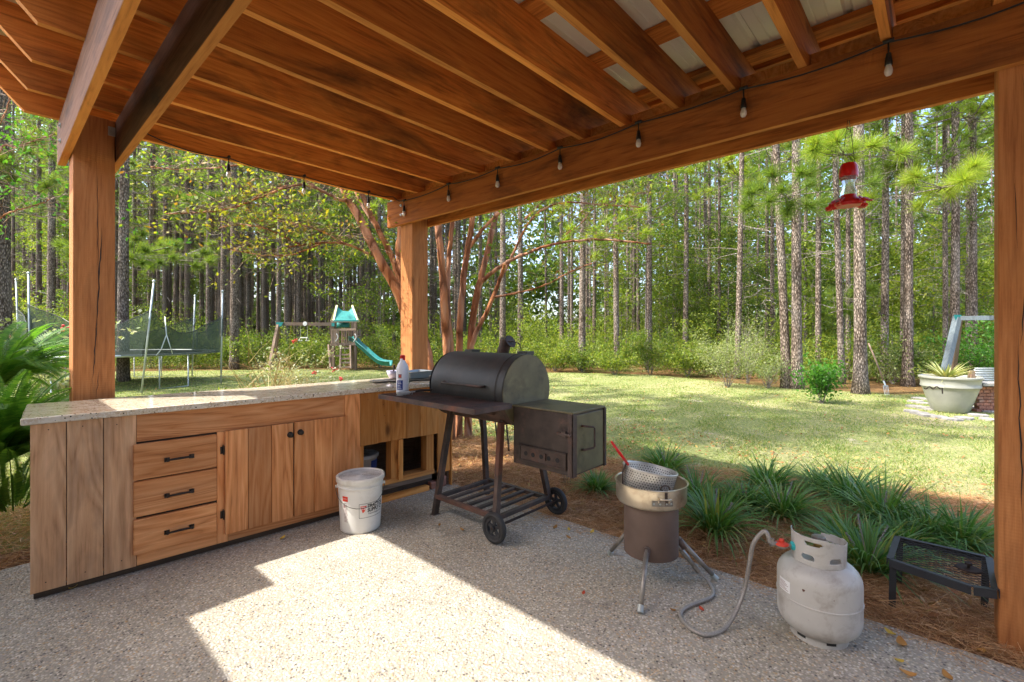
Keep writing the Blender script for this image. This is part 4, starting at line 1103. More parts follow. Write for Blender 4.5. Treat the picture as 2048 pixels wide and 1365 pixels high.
m = MB(); m.tube(catmull([(0, .002, hz), (0, -.006, hz - .018), (0, .006, hz - .032), (0, .0, hz - .045), (0, -.006, hz - .040)], 4), .0024, 6); m.build('hook', MAT['brass'], fd, local=True)
# ------------------------------------------------------------------ numpy geometry for vegetation
def unit(v): return v / np.maximum(np.linalg.norm(v, axis=-1, keepdims=True), 1e-9)
def rand_dirs(n, up=0.0, r=rng):
    v = r.normal(size=(n, 3)); v[:, 2] += up; return unit(v)
def needles(p, d, l, w, r=rng):
    """thin triangles from p along d"""
    n = len(p); s = unit(np.cross(d, rand_dirs(n, r=r))) * (np.asarray(w).reshape(-1, 1) / 2)
    tip = p + d * np.asarray(l).reshape(-1, 1)
    V = np.stack([p - s, p + s, tip], 1).reshape(-1, 3); F = np.arange(n * 3).reshape(-1, 3); return V, F
def leaves(c, l, w, d=None, nrm=None, r=rng):
    n = len(c)
    d = rand_dirs(n, r=r) if d is None else d
    nrm = rand_dirs(n, 1.2, r=r) if nrm is None else nrm
    s = unit(np.cross(d, nrm)); L = np.asarray(l).reshape(-1, 1) / 2; Wd = np.asarray(w).reshape(-1, 1) / 2
    V = np.stack([c - d * L, c + s * Wd - d * L * .1, c + d * L, c - s * Wd - d * L * .1], 1).reshape(-1, 3)
    return V, np.arange(n * 4).reshape(-1, 4)
def ribbons(p, d0, length, width, droop, seg=4, side=None, r=rng):
    """arching blades: start p, start direction d0 (n,3)"""
    n = len(p); length = np.broadcast_to(length, n); width = np.broadcast_to(width, n); droop = np.broadcast_to(droop, n)
    s = unit(np.cross(d0, np.array([0, 0, 1.0]) + r.normal(size=(n, 3)) * .15)) if side is None else side
    cols = []
    pos = p.copy(); d = d0.copy()
    for i in range(seg + 1):
        t_ = i / seg; wd = width * (1 - t_ ** 2.2) * (.75 + .5 * math.sin(math.pi * min(t_ * 1.3, 1))) * .5
        cols.append(np.stack([pos - s * wd[:, None], pos + s * wd[:, None]], 1))
        d = unit(d + np.array([0, 0, -1.0]) * (droop / seg)[:, None] * (.5 + t_ * 1.6))
        pos = pos + d * (length / seg)[:, None]
    V = np.stack(cols, 1).reshape(n, (seg + 1) * 2, 3)
    V = V.reshape(-1, 3); base = (np.arange(n) * (seg + 1) * 2)[:, None, None]
    q = np.array([[2*i, 2*i+1, 2*i+3, 2*i+2] for i in range(seg)])[None]
    return V, (base + q).reshape(-1, 4)
def cat_geo(parts):
    Vs = []; Fs = []; o = 0
    for V, F in parts: Vs.append(V); Fs.append(F + o); o += len(V)
    return np.concatenate(Vs), np.concatenate(Fs)
def inpoly(xy, poly):
    x, y = xy[:, 0], xy[:, 1]; ins = np.zeros(len(x), bool); n = len(poly)
    for i in range(n):
        x0, y0 = poly[i]; x1, y1 = poly[(i + 1) % n]
        c = ((y0 > y) != (y1 > y)) & (x < (x1 - x0) * (y - y0) / (y1 - y0 + 1e-12) + x0); ins ^= c
    return ins
def to_world(xc, Z): return np.stack([FWD.x * Z + RGT.x * xc, FWD.y * Z + RGT.y * xc], 1)
def vnoise(xy, s, seed=0):
    r = np.random.default_rng(seed); ph = r.uniform(0, 6.28, (6, 2)); dr = r.normal(size=(6, 2)); v = np.zeros(len(xy))
    for k in range(6): v += np.sin((xy @ dr[k]) * s * (1 + .5 * k) + ph[k, 0]) / (1 + .4 * k)
    return v / 3

# ------------------------------------------------------------------ grass on the lawn
n = 330000
u = rng.uniform(0, 1, n); Z = 2.6 * (19.0 / 2.6) ** (u ** .72); xc = rng.uniform(-1.2, 1.15, n) * Z
xy = to_world(xc, Z); k = inpoly(xy, LAWN); xy = xy[k]; Z = Z[k]
dens = vnoise(xy, 1.1, 3) + rng.normal(size=len(xy)) * .35; k = dens > -.55; xy = xy[k]; Z = Z[k]
n = len(xy); p = np.column_stack([xy, np.full(n, -.046)])
tuft = .35 + .65 * np.clip(vnoise(xy, 3.2, 5) * .8 + .5, 0, 1)
d = unit(rng.normal(size=(n, 3)) * [.75, .75, 0] + [0, 0, 1.0])
V, F = needles(p, d, rng.uniform(.03, .062, n) * tuft, .0045 + .0011 * Z)
tag(link_mesh('grass', np_mesh('grass', V, F), MAT['grass_blade']), 'short sunlit lawn grass with worn tan patches', kind='stuff')
# ------------------------------------------------------------------ pine straw mulch
BED = [(2.83, 4.9), (2.83, -3.5), (5.9, -3.5), (5.7, -2.0), (5.5, -.4), (5.2, .9), (4.8, 1.9), (4.3, 3.3), (4.3, 4.6), (3.5, 5.6)]
BED2 = [(-1.6, 4.02), (2.85, 4.02), (3.6, 5.4), (1.0, 5.6), (-1.6, 5.2)]
def straw(N, poly, box_, zr=.05):
    xy = rng.uniform([box_[0], box_[1]], [box_[2], box_[3]], (N, 2)); xy = xy[inpoly(xy, poly)]; n = len(xy)
    mound = np.clip(vnoise(xy, 2.6, 8) * .5 + .5, 0, 1)
    p = np.column_stack([xy, -.03 + rng.uniform(0, 1, n) ** 1.5 * zr * (.4 + mound)])
    d = unit(rng.normal(size=(n, 3)) * [1, 1, .16]); flow = vnoise(xy, 1.6, 12)
    d[:, 0] += .6 * np.cos(flow * 5); d[:, 1] += .6 * np.sin(flow * 5); d = unit(d)
    return needles(p, d, rng.uniform(.09, .2, n), rng.uniform(.0022, .0042, n))
parts = [straw(210000, BED, (2.8, -3.5, 6.3, 5.7)), straw(26000, BED2, (-1.6, 4, 3.6, 5.6), .03)]
# straggling needles on the slab edge
n = 1500; xs = 2.84 - np.abs(rng.normal(size=n)) * .09; ys = rng.uniform(-1.5, 3.2, n)
parts.append(needles(np.column_stack([xs, ys, rng.uniform(.002, .012, n)]), unit(rng.normal(size=(n, 3)) * [1, 1, .03]), rng.uniform(.05, .16, n), np.full(n, .0024)))
n = 110; parts.append(needles(np.column_stack([rng.uniform(1.2, 2.75, n), rng.uniform(-.6, 2.2, n), np.full(n, .003)]), unit(rng.normal(size=(n, 3)) * [1, 1, .01]), rng.uniform(.04, .12, n), np.full(n, .0018)))
V, F = cat_geo(parts)
tag(link_mesh('pine_straw', np_mesh('pine_straw', V, F), MAT['straw']), 'reddish brown pine straw mulch spread along the slab edge', kind='stuff')
# leaf litter scattered on bed and lawn
n = 2600; xy = np.concatenate([rng.uniform([2.9, -1], [6.4, 6.0], (n, 2)), rng.uniform([3.0, 2.6], [5.4, 6.0], (1200, 2))]); n = len(xy)
xy = xy[(xy[:, 0] > 2.95)]; n = len(xy)
nr = unit(rng.normal(size=(n, 3)) * [.5, .5, .2] + [0, 0, 1])
dd = unit(np.cross(nr, rand_dirs(n)))
V, F = leaves(np.column_stack([xy, rng.uniform(-.015, .035, n)]), rng.uniform(.025, .06, n), rng.uniform(.015, .03, n), dd, nr)
n2 = 900; Zq = rng.uniform(5, 18, n2); xyq = to_world(rng.uniform(-1.1, 1.1, n2) * Zq, Zq); nr = unit(rng.normal(size=(n2, 3)) * [.5, .5, .2] + [0, 0, 1]); dd = unit(np.cross(nr, rand_dirs(n2)))
V2, F2 = leaves(np.column_stack([xyq, rng.uniform(-.03, .0, n2)]), rng.uniform(.03, .07, n2), rng.uniform(.02, .04, n2), dd, nr)
V, F = cat_geo([(V, F), (V2, F2)])
tag(link_mesh('leaf_litter', np_mesh('leaf_litter', V, F), MAT['litter']), 'dry brown leaf litter over the straw and lawn', kind='stuff')
# ------------------------------------------------------------------ single fallen leaves on the slab
def leaf_obj(px, py, size, mat, label, rot):
    p = G(px, py, .004); m = MB(); N = 9; L = size; vs = []; fs = []
    for i in range(N):
        t_ = i / (N - 1); w = L * .30 * math.sin(math.pi * min(1, t_ * .95 + .03)) ** .8; x = (t_ - .5) * L; z = .002 + .010 * (t_ - .4) ** 2 * 4 * (L / .06)
        vs += [(x, -w, z + .006), (x, 0, z), (x, w, z + .005)]
    for i in range(N - 1):
        a = i * 3; fs += [(a, a+3, a+4, a+1), (a+1, a+4, a+5, a+2)]
    m.add(vs, fs); o = m.build('fallen_leaf', MAT[mat], None, smooth=True); o.location = p; o.rotation_euler = (0, 0, rot)
    tag(o, label, 'leaf', 'fallen leaves on the slab')
for args in [
    (1803, 1289, .062, 'dead_leaf', 'curled brown leaf on the slab between gas cylinder and right post', .3),
    (1780, 1268, .045, 'yellow_leaf', 'tan leaf nearest the gas cylinder on its right side', 1.2),
    (1799, 1325, .036, 'yellow_leaf', 'small bright yellow leaf on the slab below the curled brown one', 2.2),
    (1816, 1351, .055, 'dead_leaf', 'brown leaf at the bottom edge of the photo', 1.9),
    (1895, 1356, .05, 'dead_leaf', 'brown leaf near the bottom right corner of the slab', .6),
    (1962, 1305, .05, 'dead_leaf', 'pale brown leaf in front of the right post', 2.6),
    (1167, 1189, .030, 'red_leaf', 'small red leaf lying alone in the middle of the slab', .4),
    (1403, 1221, .034, 'red_leaf', 'reddish leaf inside the loop of the gas hose', 1.0),
    (1346, 1223, .026, 'dead_leaf', 'tiny dark brown leaf just left of the hose loop', 2.0),
    (1110, 1057, .05, 'dead_leaf', 'brown leaf beside the rear grill wheel', .2),
    (1138, 1061, .035, 'yellow_leaf', 'pale yellow leaf right of the rear grill wheel', .9),
    (1137, 1077, .04, 'dead_leaf', 'lower of the two leaves right of the rear grill wheel', 1.4),
    (1184, 1066, .045, 'yellow_leaf', 'yellow leaf between grill wheel and burner leg', .1),
    (1242, 1077, .05, 'dead_leaf', 'orange brown leaf just behind the left burner leg', 2.5),
    (879, 1052, .03, 'dead_leaf', 'tiny brown leaf in front of the grill foot', .7),
    (924, 1061, .034, 'dead_leaf', 'small brown leaf under the grill rail', 1.8),
    (565, 1078, .045, 'yellow_leaf', 'tan leaf on the slab in front of the cabinet doors', .5),
    (146, 1177, .035, 'yellow_leaf', 'tan leaf lying against the toe kick of the counter', .1)]:
    leaf_obj(*args)

# ------------------------------------------------------------------ liriope clumps
def liriope_mesh(seed, nb=230, R=.30):
    r = np.random.default_rng(seed)
    a = r.uniform(0, 6.283, nb); rr = r.uniform(0, .07, nb); p = np.column_stack([rr * np.cos(a), rr * np.sin(a), np.full(nb, -.02)])
    a2 = a + r.normal(size=nb) * .5; lean = r.uniform(.12, 1.0, nb)
    d = unit(np.column_stack([np.cos(a2) * lean, np.sin(a2) * lean, np.full(nb, 1.1)]))
    V, F = ribbons(p, d, r.uniform(.30, .56, nb), r.uniform(.009, .015, nb), r.uniform(.8, 2.2, nb), 5, r=r)
    me = np_mesh('blades', V, F, True); me.materials.append(MAT['liriope_green']); return me
LM = [liriope_mesh(s) for s in (1, 2, 3, 4)]
def flower_mesh(seed):
    r = np.random.default_rng(seed); P_ = []; m = MB()
    for k in range(3):
        a = r.uniform(0, 6.28); tip = Vector((math.cos(a) * .16, math.sin(a) * .16, r.uniform(.26, .34))); m.tube([(0, 0, 0), tip * .5 + Vector((0, 0, .04)), tip], .002, 4)
        for q in range(14):
            c = (tip * (.62 + .38 * q / 14)); c.z = c.z + .012; m.bar(c + Vector((r.uniform(-.006, .006), r.uniform(-.006, .006), 0)), c + Vector((r.uniform(-.008, .008), r.uniform(-.008, .008), .006)), .005, .005)
    me = bpy.data.meshes.new('flower_spikes'); me.from_pydata(m.v, [], m.f); me.materials.append(MAT['lilac']); return me
simple('lilac', (.26, .24, .22), .7)
FM = [flower_mesh(1), flower_mesh(2)]
lir = [
 (1195, 962, .72, 'small liriope tuft on the straw behind the grill wheel, left of the burner'),
 (1330, 925, 1.0, 'liriope clump rising directly behind the fry basket, at the top of the bed'),
 (1395, 985, 1.0, 'liriope clump beside the right rim of the fry pot'),
 (1430, 1045, 1.05, 'liriope clump right of the burner tube, nearest the slab'),
 (1535, 960, 1.05, 'liriope clump at the far lawn edge, second from the left in the back row'),
 (1565, 1015, 1.0, 'liriope clump above the red gas regulator'),
 (1490, 1000, .8, 'small liriope clump in the middle of the bed'),
 (1700, 985, 1.1, 'liriope clump at the lawn edge above the gas cylinder collar'),
 (1765, 1030, 1.1, 'broad liriope clump on the lawn side above the black grate'),
 (1640, 960, .8, 'low liriope clump in the gap of the back row'),
 (1735, 1120, 1.05, 'liriope clump touching the left side of the black grate'),
 (1860, 1060, 1.0, 'liriope clump behind the mesh of the black grate'),
 (1925, 1075, 1.0, 'liriope clump closest to the right post'),
 (1815, 1075, .8, 'small liriope clump behind the left corner of the black grate'),
 (1690, 1075, .8, 'liriope clump seen just over the gas cylinder shoulder'),
]
for i, (px, py, s, lab) in enumerate(lir):
    g = G(px, py + 22, -.02); t_ = thing('liriope_clump', lab, 'plant', (g.x, g.y, -.01), random.uniform(0, 6.28), 'liriope clumps in the straw bed')
    t_.scale = (s * random.uniform(.95, 1.15), s * random.uniform(.95, 1.1), s * random.uniform(.68, .88)); link_mesh('blades', LM[i % 4], None, t_)
    if i in (1, 2, 3, 5, 8, 10, 6): link_mesh('flower_spikes', FM[i % 2], None, t_)

# ------------------------------------------------------------------ fern at the left
def fern(loc, n_f, L0, L1, seed, label, zc=.0, bias=None):
    r = np.random.default_rng(seed); parts = []; st = MB()
    for k in range(n_f):
        a = r.uniform(0, 6.283)
        if bias is not None and r.random() < .55: a = bias + r.normal() * .7
        L = r.uniform(L0, L1); lean = r.uniform(.25, 1.3); d = Vector((math.cos(a) * lean, math.sin(a) * lean, 1)).normalized(); p = Vector((math.cos(a) * .05, math.sin(a) * .05, zc)); N = 46
        pts = [p.copy()]; dr = r.uniform(.9, 2.1)
        for i in range(N):
            d = (d + Vector((0, 0, -1)) * dr / N * (.4 + 1.5 * i / N)).normalized(); p = p + d * L / N; pts.append(p.copy())
        st.tube(pts[::4] + [pts[-1]], [.0028] * (len(pts[::4])) + [.001], 4)
        C = []; D = []; Nn = []; Ls = []
        tw = r.uniform(-.5, .5)
        for i in range(5, N):
            u = (i - 4) / (N - 4); pl_ = .095 * (math.sin(math.pi * min(u ** .75, 1)) ** .7 + .06) * (L / .9) ** .5
            tg = (pts[i + 1] - pts[i]).normalized(); sd_ = tg.cross(Vector((0, 0, 1))).normalized(); up = sd_.cross(tg); sd_ = (sd_ * math.cos(tw) + up * math.sin(tw)).normalized()
            for s in (-1, 1):
                dd = (sd_ * s + tg * .38 - up * .12).normalized(); C.append(pts[i] + dd * pl_ / 2); D.append(dd); Nn.append(up + sd_ * s * .35); Ls.append(pl_)
        C = np.array(C); D = np.array(D); Nn = unit(np.array(Nn)); Ls = np.array(Ls)
        parts.append(leaves(C, Ls, np.full(len(Ls), L / N * 1.0), D, Nn))
    V, F = cat_geo(parts); t_ = thing('fern', label, 'fern', loc)
    link_mesh('fronds', np_mesh('fronds', V, F), MAT['fern_green'], t_); st.build('stems', MAT['fern_green'], t_, local=True); return t_
g1 = W(-3.30, 3.02); g2 = W(-4.1, 3.72)
fern((g1.x, g1.y, -.03), 125, .42, .74, 3, 'big bright green fern arching beside the left end of the counter', .55, None)
g1b = W(-3.08, 2.92)
fern((g1b.x, g1b.y, -.03), 40, .38, .56, 8, 'lower darker fern drooping beside the cabinet end panel', .30, rad(190))
fern((g2.x, g2.y, -.03), 80, .45, .85, 5, 'tall fern behind, reaching up the left edge of the photo', .95, None)

# ------------------------------------------------------------------ generic twiggy shrubs
def shrub(name, label, cat, loc, h, rad_, n_leaf, leaf_l, leaf_w, mat, stem_mat='dead_twig', seed=0, n_stem=14, group=None, up=.5, spread=.5, clump=60, flowers=None, stem_r=.006):
    r = np.random.default_rng(seed); t_ = thing(name, label, cat, loc, 0, group); st = MB(); tips = []
    for k in range(n_stem):
        a = r.uniform(0, 6.28); q = r.uniform(.15, 1) ** .6; e = Vector((math.cos(a) * rad_ * q, math.sin(a) * rad_ * q, h * r.uniform(.55, 1.0) * (1.05 - spread * q * q)))
        mid = Vector((e.x * .35, e.y * .35, e.z * .6)) + Vector(r.normal(size=3) * .04 * h); pts = catmull([Vector((math.cos(a) * .03, math.sin(a) * .03, 0)), mid, e], 4)
        st.tube(pts, [stem_r * (1 - .75 * i / len(pts)) for i in range(len(pts))], 4)
        tips += [(p, 1) for p in pts[3:]]
        for j in range(4):
            b = pts[r.integers(3, len(pts))]; e2 = b + Vector(r.normal(size=3) * [.3, .3, .22]) * h * .5 + Vector((0, 0, up * .18 * h)); st.tube([b, b.lerp(e2, .5) + Vector((0, 0, .02)), e2], [stem_r * .5, stem_r * .35, stem_r * .15], 3); tips += [(b.lerp(e2, q_), 1) for q_ in (.4, .7, 1)]
    T = np.array([list(p) for p, _ in tips]); idx = r.integers(0, len(T), n_leaf)
    sp = .055 * h ** .5 * (1.4 if n_leaf > 800 else 1)
    c = T[idx] + r.normal(size=(n_leaf, 3)) * [sp, sp, sp * .8]; c[:, 2] = np.maximum(c[:, 2], .02)
    V, F = leaves(c, r.uniform(.6, 1.2, n_leaf) * leaf_l, r.uniform(.6, 1.1, n_leaf) * leaf_w, r=r)
    link_mesh('foliage', np_mesh('foliage', V, F), MAT[mat], t_); st.build('stems', MAT[stem_mat], t_, local=True)
    if flowers:
        m = MB()
        for k in range(flowers):
            p = Vector(T[r.integers(0, len(T))]) + Vector((0, 0, .05))
            for q in range(9): c_ = p + Vector(r.normal(size=3) * .018); m.lathe([(0, .014), (.017, .004), (.010, -.010)], c_, 6)
        m.build('blossoms', MAT['flower_red'], t_, local=True)
    return t_
def gz(px, Z): p = P(px, 665, Z); return (p.x, p.y, -.045)
shrub('rose_bush', 'pale leaved rose bush with red blooms seen left of the left post', 'bush', gz(105, 5.6), 1.95, .60, 620, .085, .045, 'leaf_whitish', seed=4, flowers=3, n_stem=12)
shrub('rose_bush', 'dry straw coloured rose canes behind the middle of the counter', 'bush', gz(545, 5.4), 1.32, .62, 170, .05, .022, 'leaf_mid', 'dry_stem', seed=6, n_stem=52, stem_r=.0065)
shrub('rose_bush', 'loose rose bush with a single red flower in front of the swing beam', 'bush', gz(590, 8.2), 1.25, .8, 700, .06, .035, 'leaf_whitish', 'dry_stem', seed=9, n_stem=22, flowers=4)
shrub('green_shrub', 'small bright green shrub on the lawn edge before the double pine', 'bush', gz(1643, 9.3), .92, .34, 1300, .095, .045, 'leaf_green', seed=12, n_stem=11, up=1, spread=.35)
shrub('weed', 'thin leafless weed standing behind the firebox', 'weed', gz(1135, 4.3), .72, .30, 30, .04, .012, 'leaf_mid', 'dead_twig', seed=14, n_stem=7, stem_r=.003)
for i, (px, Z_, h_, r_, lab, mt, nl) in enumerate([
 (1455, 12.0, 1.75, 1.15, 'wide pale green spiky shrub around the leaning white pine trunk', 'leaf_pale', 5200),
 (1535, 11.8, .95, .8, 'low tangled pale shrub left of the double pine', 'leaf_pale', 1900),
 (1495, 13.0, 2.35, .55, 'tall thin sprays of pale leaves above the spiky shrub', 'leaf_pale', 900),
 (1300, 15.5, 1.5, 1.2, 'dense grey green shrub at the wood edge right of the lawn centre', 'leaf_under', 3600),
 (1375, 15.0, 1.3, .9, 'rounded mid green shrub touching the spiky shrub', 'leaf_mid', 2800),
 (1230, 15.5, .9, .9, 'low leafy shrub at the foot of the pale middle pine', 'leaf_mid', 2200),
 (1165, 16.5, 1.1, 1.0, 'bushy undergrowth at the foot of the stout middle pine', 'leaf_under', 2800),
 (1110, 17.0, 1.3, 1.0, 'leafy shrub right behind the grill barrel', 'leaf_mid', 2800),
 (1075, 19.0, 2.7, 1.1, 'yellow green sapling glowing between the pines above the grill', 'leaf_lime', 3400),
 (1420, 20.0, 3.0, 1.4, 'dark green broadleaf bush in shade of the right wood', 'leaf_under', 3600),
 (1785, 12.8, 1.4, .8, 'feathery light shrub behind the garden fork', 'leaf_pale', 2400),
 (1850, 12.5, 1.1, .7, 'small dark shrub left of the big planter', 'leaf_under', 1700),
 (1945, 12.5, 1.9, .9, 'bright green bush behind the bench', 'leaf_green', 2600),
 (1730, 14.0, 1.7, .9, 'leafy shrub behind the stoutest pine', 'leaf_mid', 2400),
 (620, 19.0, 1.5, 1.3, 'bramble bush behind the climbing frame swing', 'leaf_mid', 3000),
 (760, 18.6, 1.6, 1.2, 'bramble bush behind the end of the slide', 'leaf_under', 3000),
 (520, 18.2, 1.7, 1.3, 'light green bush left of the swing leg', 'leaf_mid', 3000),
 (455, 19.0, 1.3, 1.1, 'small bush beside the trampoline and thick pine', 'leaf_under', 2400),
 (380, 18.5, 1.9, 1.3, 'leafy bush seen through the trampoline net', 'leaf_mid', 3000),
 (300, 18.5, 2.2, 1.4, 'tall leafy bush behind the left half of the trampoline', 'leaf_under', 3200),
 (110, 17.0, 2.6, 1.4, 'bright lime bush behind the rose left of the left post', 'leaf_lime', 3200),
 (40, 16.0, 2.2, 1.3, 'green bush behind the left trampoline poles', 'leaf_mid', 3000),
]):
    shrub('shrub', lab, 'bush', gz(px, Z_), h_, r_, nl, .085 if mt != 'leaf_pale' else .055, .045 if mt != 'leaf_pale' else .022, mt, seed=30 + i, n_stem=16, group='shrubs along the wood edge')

# ------------------------------------------------------------------ crape myrtles
def myrtle(label, loc, stems, seed, leafmat='leaf_myrtle', twigs=4, leafiness=1.0, over=None):
    r = np.random.default_rng(seed); t_ = thing('crape_myrtle', label, 'tree', loc); tips = []
    tw = MB(); Lc = []
    for pts, r0, r1, leafy in stems:
        pts = catmull([P(*q) for q in pts], 6); N = len(pts)
        pts = [p + Vector(r.normal(size=3) * .003) for p in pts]
        m = MB(); rs = [(r0 + (r1 - r0) * (i / (N - 1)) ** .8) * (1 + .03 * math.sin(i * 1.7 + seed)) for i in range(N)]
        m.tube(pts, rs, 10); m.build('trunk' if r0 > .02 else 'branch', MAT['myrtle_bark'], t_, smooth=True)
        if leafy:
            for i in range(int(N * (.66 if r0 > .025 else .12)), N):
                for q in range(1 if leafy < 2 else (1 + i % 2 if leafy == 2 else 2)):
                    b = pts[i]; e = b + Vector(r.normal(size=3) * [.42, .42, .16]) + Vector((0, 0, .10)); md = b.lerp(e, .5) + Vector((0, 0, .05))
                    tp = catmull([b, md, e, e + (e - b) * .35 + Vector((0, 0, -.07))], 3); tw.tube(tp, [.0030, .0029, .0027, .0024, .0022, .002, .0017, .0015, .0012, .001], 3)
                    for s_ in range(3, len(tp)):
                        for z_ in range(int(1.5 + 1.3 * leafy)):
                            if r.random() < .62 * leafiness: Lc.append(list(tp[s_] + Vector(r.normal(size=3) * [.05, .05, .035])))
    if over:
        for (ox, oy, oz, R_, N_) in over:
            for kk in range(N_ // 60):
                c0 = Vector((ox, oy, oz)) + Vector(rand_dirs(1, 0, r)[0]) * R_ * r.uniform(.2, 1) ** .5 * 1.0; c0.z = max(c0.z, 3.3)
                tw.tube([Vector((ox, oy, oz - 1.2)), c0], [.012, .003], 3)
                for q in range(60): Lc.append(list(c0 + Vector(r.normal(size=3) * [.26, .26, .14])))
    Lc = np.array(Lc) - np.array(loc)[None]; n = len(Lc); V, F = leaves(Lc, r.uniform(.035, .07, n), r.uniform(.018, .034, n), r=r)
    link_mesh('crown', np_mesh('crown', V, F), MAT[leafmat], t_); tw.build('twigs', MAT['myrtle_twig'], t_)
    return t_
p0 = G(845, 905, -.04)
myrtle('crape myrtle with peeling orange trunks fanning left behind the middle post', P(835, 665, 5.6) - Vector((0, 0, 1.36)), [
  ([(838, 905, 5.6), (826, 760, 5.6), (806, 610, 5.6), (760, 520, 5.6), (715, 430, 5.6), (690, 385, 5.6), (660, 300, 5.6), (640, 200, 5.6)], .085, .03, 1),
  ([(842, 905, 5.7), (838, 760, 5.7), (805, 590, 5.75), (790, 530, 5.8), (762, 470, 5.8), (725, 390, 5.8), (700, 300, 5.8), (680, 200, 5.9)], .055, .022, 1),
  ([(798, 560, 5.8), (780, 500, 5.8), (742, 440, 5.9), (715, 395, 5.95), (690, 330, 6.0)], .028, .012, 1),
  ([(845, 905, 5.9), (860, 780, 5.9), (853, 690, 5.95), (800, 530, 6.0), (800, 450, 6.1), (790, 330, 6.1), (770, 200, 6.1)], .060, .025, 1),
  ([(742, 512, 5.6), (715, 497, 5.5), (690, 488, 5.4), (660, 486, 5.3), (620, 488, 5.2), (575, 495, 5.1)], .018, .006, 1),
  ([(700, 400, 5.6), (680, 400, 5.5), (650, 385, 5.4), (612, 370, 5.3), (575, 375, 5.2), (520, 395, 5.1), (470, 415, 5.0), (400, 425, 4.9), (330, 428, 4.8)], .022, .006, 2),
  ([(575, 372, 5.2), (530, 385, 5.2), (495, 405, 5.1), (455, 418, 5.1)], .010, .004, 2),
  ([(640, 380, 5.4), (590, 350, 5.3), (520, 330, 5.2), (440, 335, 5.0), (370, 340, 4.9), (300, 335, 4.8)], .014, .005, 3),
  ([(600, 490, 5.2), (560, 470, 5.1), (520, 455, 5.0), (480, 450, 5.0), (440, 455, 4.9)], .010, .004, 4),
  ([(640, 488, 5.3), (590, 508, 5.3), (540, 512, 5.2), (490, 505, 5.2), (455, 498, 5.2)], .009, .004, 4),
  ([(700, 492, 5.5), (640, 462, 5.5), (590, 448, 5.4), (540, 440, 5.4)], .010, .004, 4),
 ], 5, leafiness=.32, over=[(*W(-1.4, 6.6)[:2], 5.1, 1.6, 6000)])
myrtle('crape myrtle with several smooth orange trunks rising behind the grill', P(925, 665, 6.2) - Vector((0, 0, 1.36)), [
  ([(900, 900, 6.0), (898, 760, 6.0), (890, 640, 6.0), (884, 540, 6.0), (876, 440, 6.0), (880, 330, 6.0), (888, 200, 6.1)], .062, .035, 1),
  ([(905, 900, 6.1), (905, 740, 6.1), (896, 610, 6.1), (898, 520, 6.1), (905, 440, 6.1), (908, 330, 6.1), (925, 180, 6.2)], .040, .024, 1),
  ([(918, 900, 6.2), (918, 720, 6.2), (922, 620, 6.2), (932, 520, 6.2), (945, 440, 6.2), (960, 330, 6.3), (975, 200, 6.3)], .052, .03, 1),
  ([(935, 900, 6.2), (940, 700, 6.2), (952, 600, 6.2), (966, 540, 6.2), (985, 460, 6.3), (1002, 400, 6.3), (1040, 300, 6.3), (1060, 200, 6.4)], .055, .026, 1),
  ([(936, 500, 6.2), (965, 460, 6.2), (1000, 425, 6.25), (1035, 400, 6.3), (1085, 370, 6.4)], .026, .012, 2),
  ([(940, 700, 6.2), (955, 660, 6.1), (975, 620, 6.0), (1000, 560, 6.0), (1010, 528, 5.9)], .035, .022, 0),
  ([(962, 565, 6.2), (985, 545, 6.1), (1015, 525, 6.0), (1060, 505, 5.9), (1110, 488, 5.7), (1180, 480, 5.6), (1240, 482, 5.5), (1300, 488, 5.4)], .030, .009, 2),
  ([(1008, 545, 6.0), (1030, 500, 6.0), (1055, 450, 6.0), (1085, 420, 6.0), (1130, 405, 6.0), (1200, 410, 5.9), (1280, 415, 5.9)], .020, .008, 2),
  ([(985, 595, 6.0), (1040, 585, 5.9), (1090, 570, 5.8), (1140, 545, 5.7), (1190, 525, 5.6)], .016, .005, 1),
  ([(1050, 440, 6.0), (1090, 400, 6.0), (1140, 370, 5.9), (1200, 350, 5.8), (1290, 345, 5.7)], .014, .005, 3),
  ([(1130, 470, 5.7), (1165, 445, 5.7), (1185, 420, 5.7), (1230, 400, 5.7), (1290, 385, 5.6)], .008, .003, 3),
 ], 6, leafiness=.55, over=[(*W(.1, 6.4)[:2], 5.0, 1.9, 12000), (*W(1.6, 6.8)[:2], 5.6, 1.5, 5000)])
# leafy twig hanging in at the upper left
myrtle('leafy green branch reaching in at the upper left under the rafter tails', P(20, 400, 4.6), [
  ([(-60, 420, 4.6), (0, 300, 4.5), (30, 295, 4.5), (60, 285, 4.5), (110, 268, 4.5)], .010, .004, 3),
  ([(-40, 460, 4.6), (20, 425, 4.5), (60, 415, 4.5), (100, 400, 4.5)], .009, .004, 3),
  ([(-50, 350, 4.6), (10, 230, 4.6), (20, 190, 4.6)], .009, .004, 3)], 15, 'leaf_green', leafiness=.4)
# cut stems standing in the straw under the grill barrel
for i, (a, b) in enumerate((((972, 895), (958, 835)), ((998, 898), (990, 838)), ((1018, 890), (1012, 840)))):
    m = MB(); m.tube([P(a[0], a[1] + 12, 4.9), P(b[0], b[1], 4.85), P(b[0] - 12, b[1] - 60, 4.8)], [.011, .009, .007], 6)
    tag(m.build('shoot', MAT['dead_twig'], None, smooth=True), ['leftmost bare leaning shoot seen under the grill barrel', 'middle bare shoot seen under the grill barrel', 'rightmost bare shoot seen under the grill barrel'][i], 'shoot', 'bare shoots behind the grill')
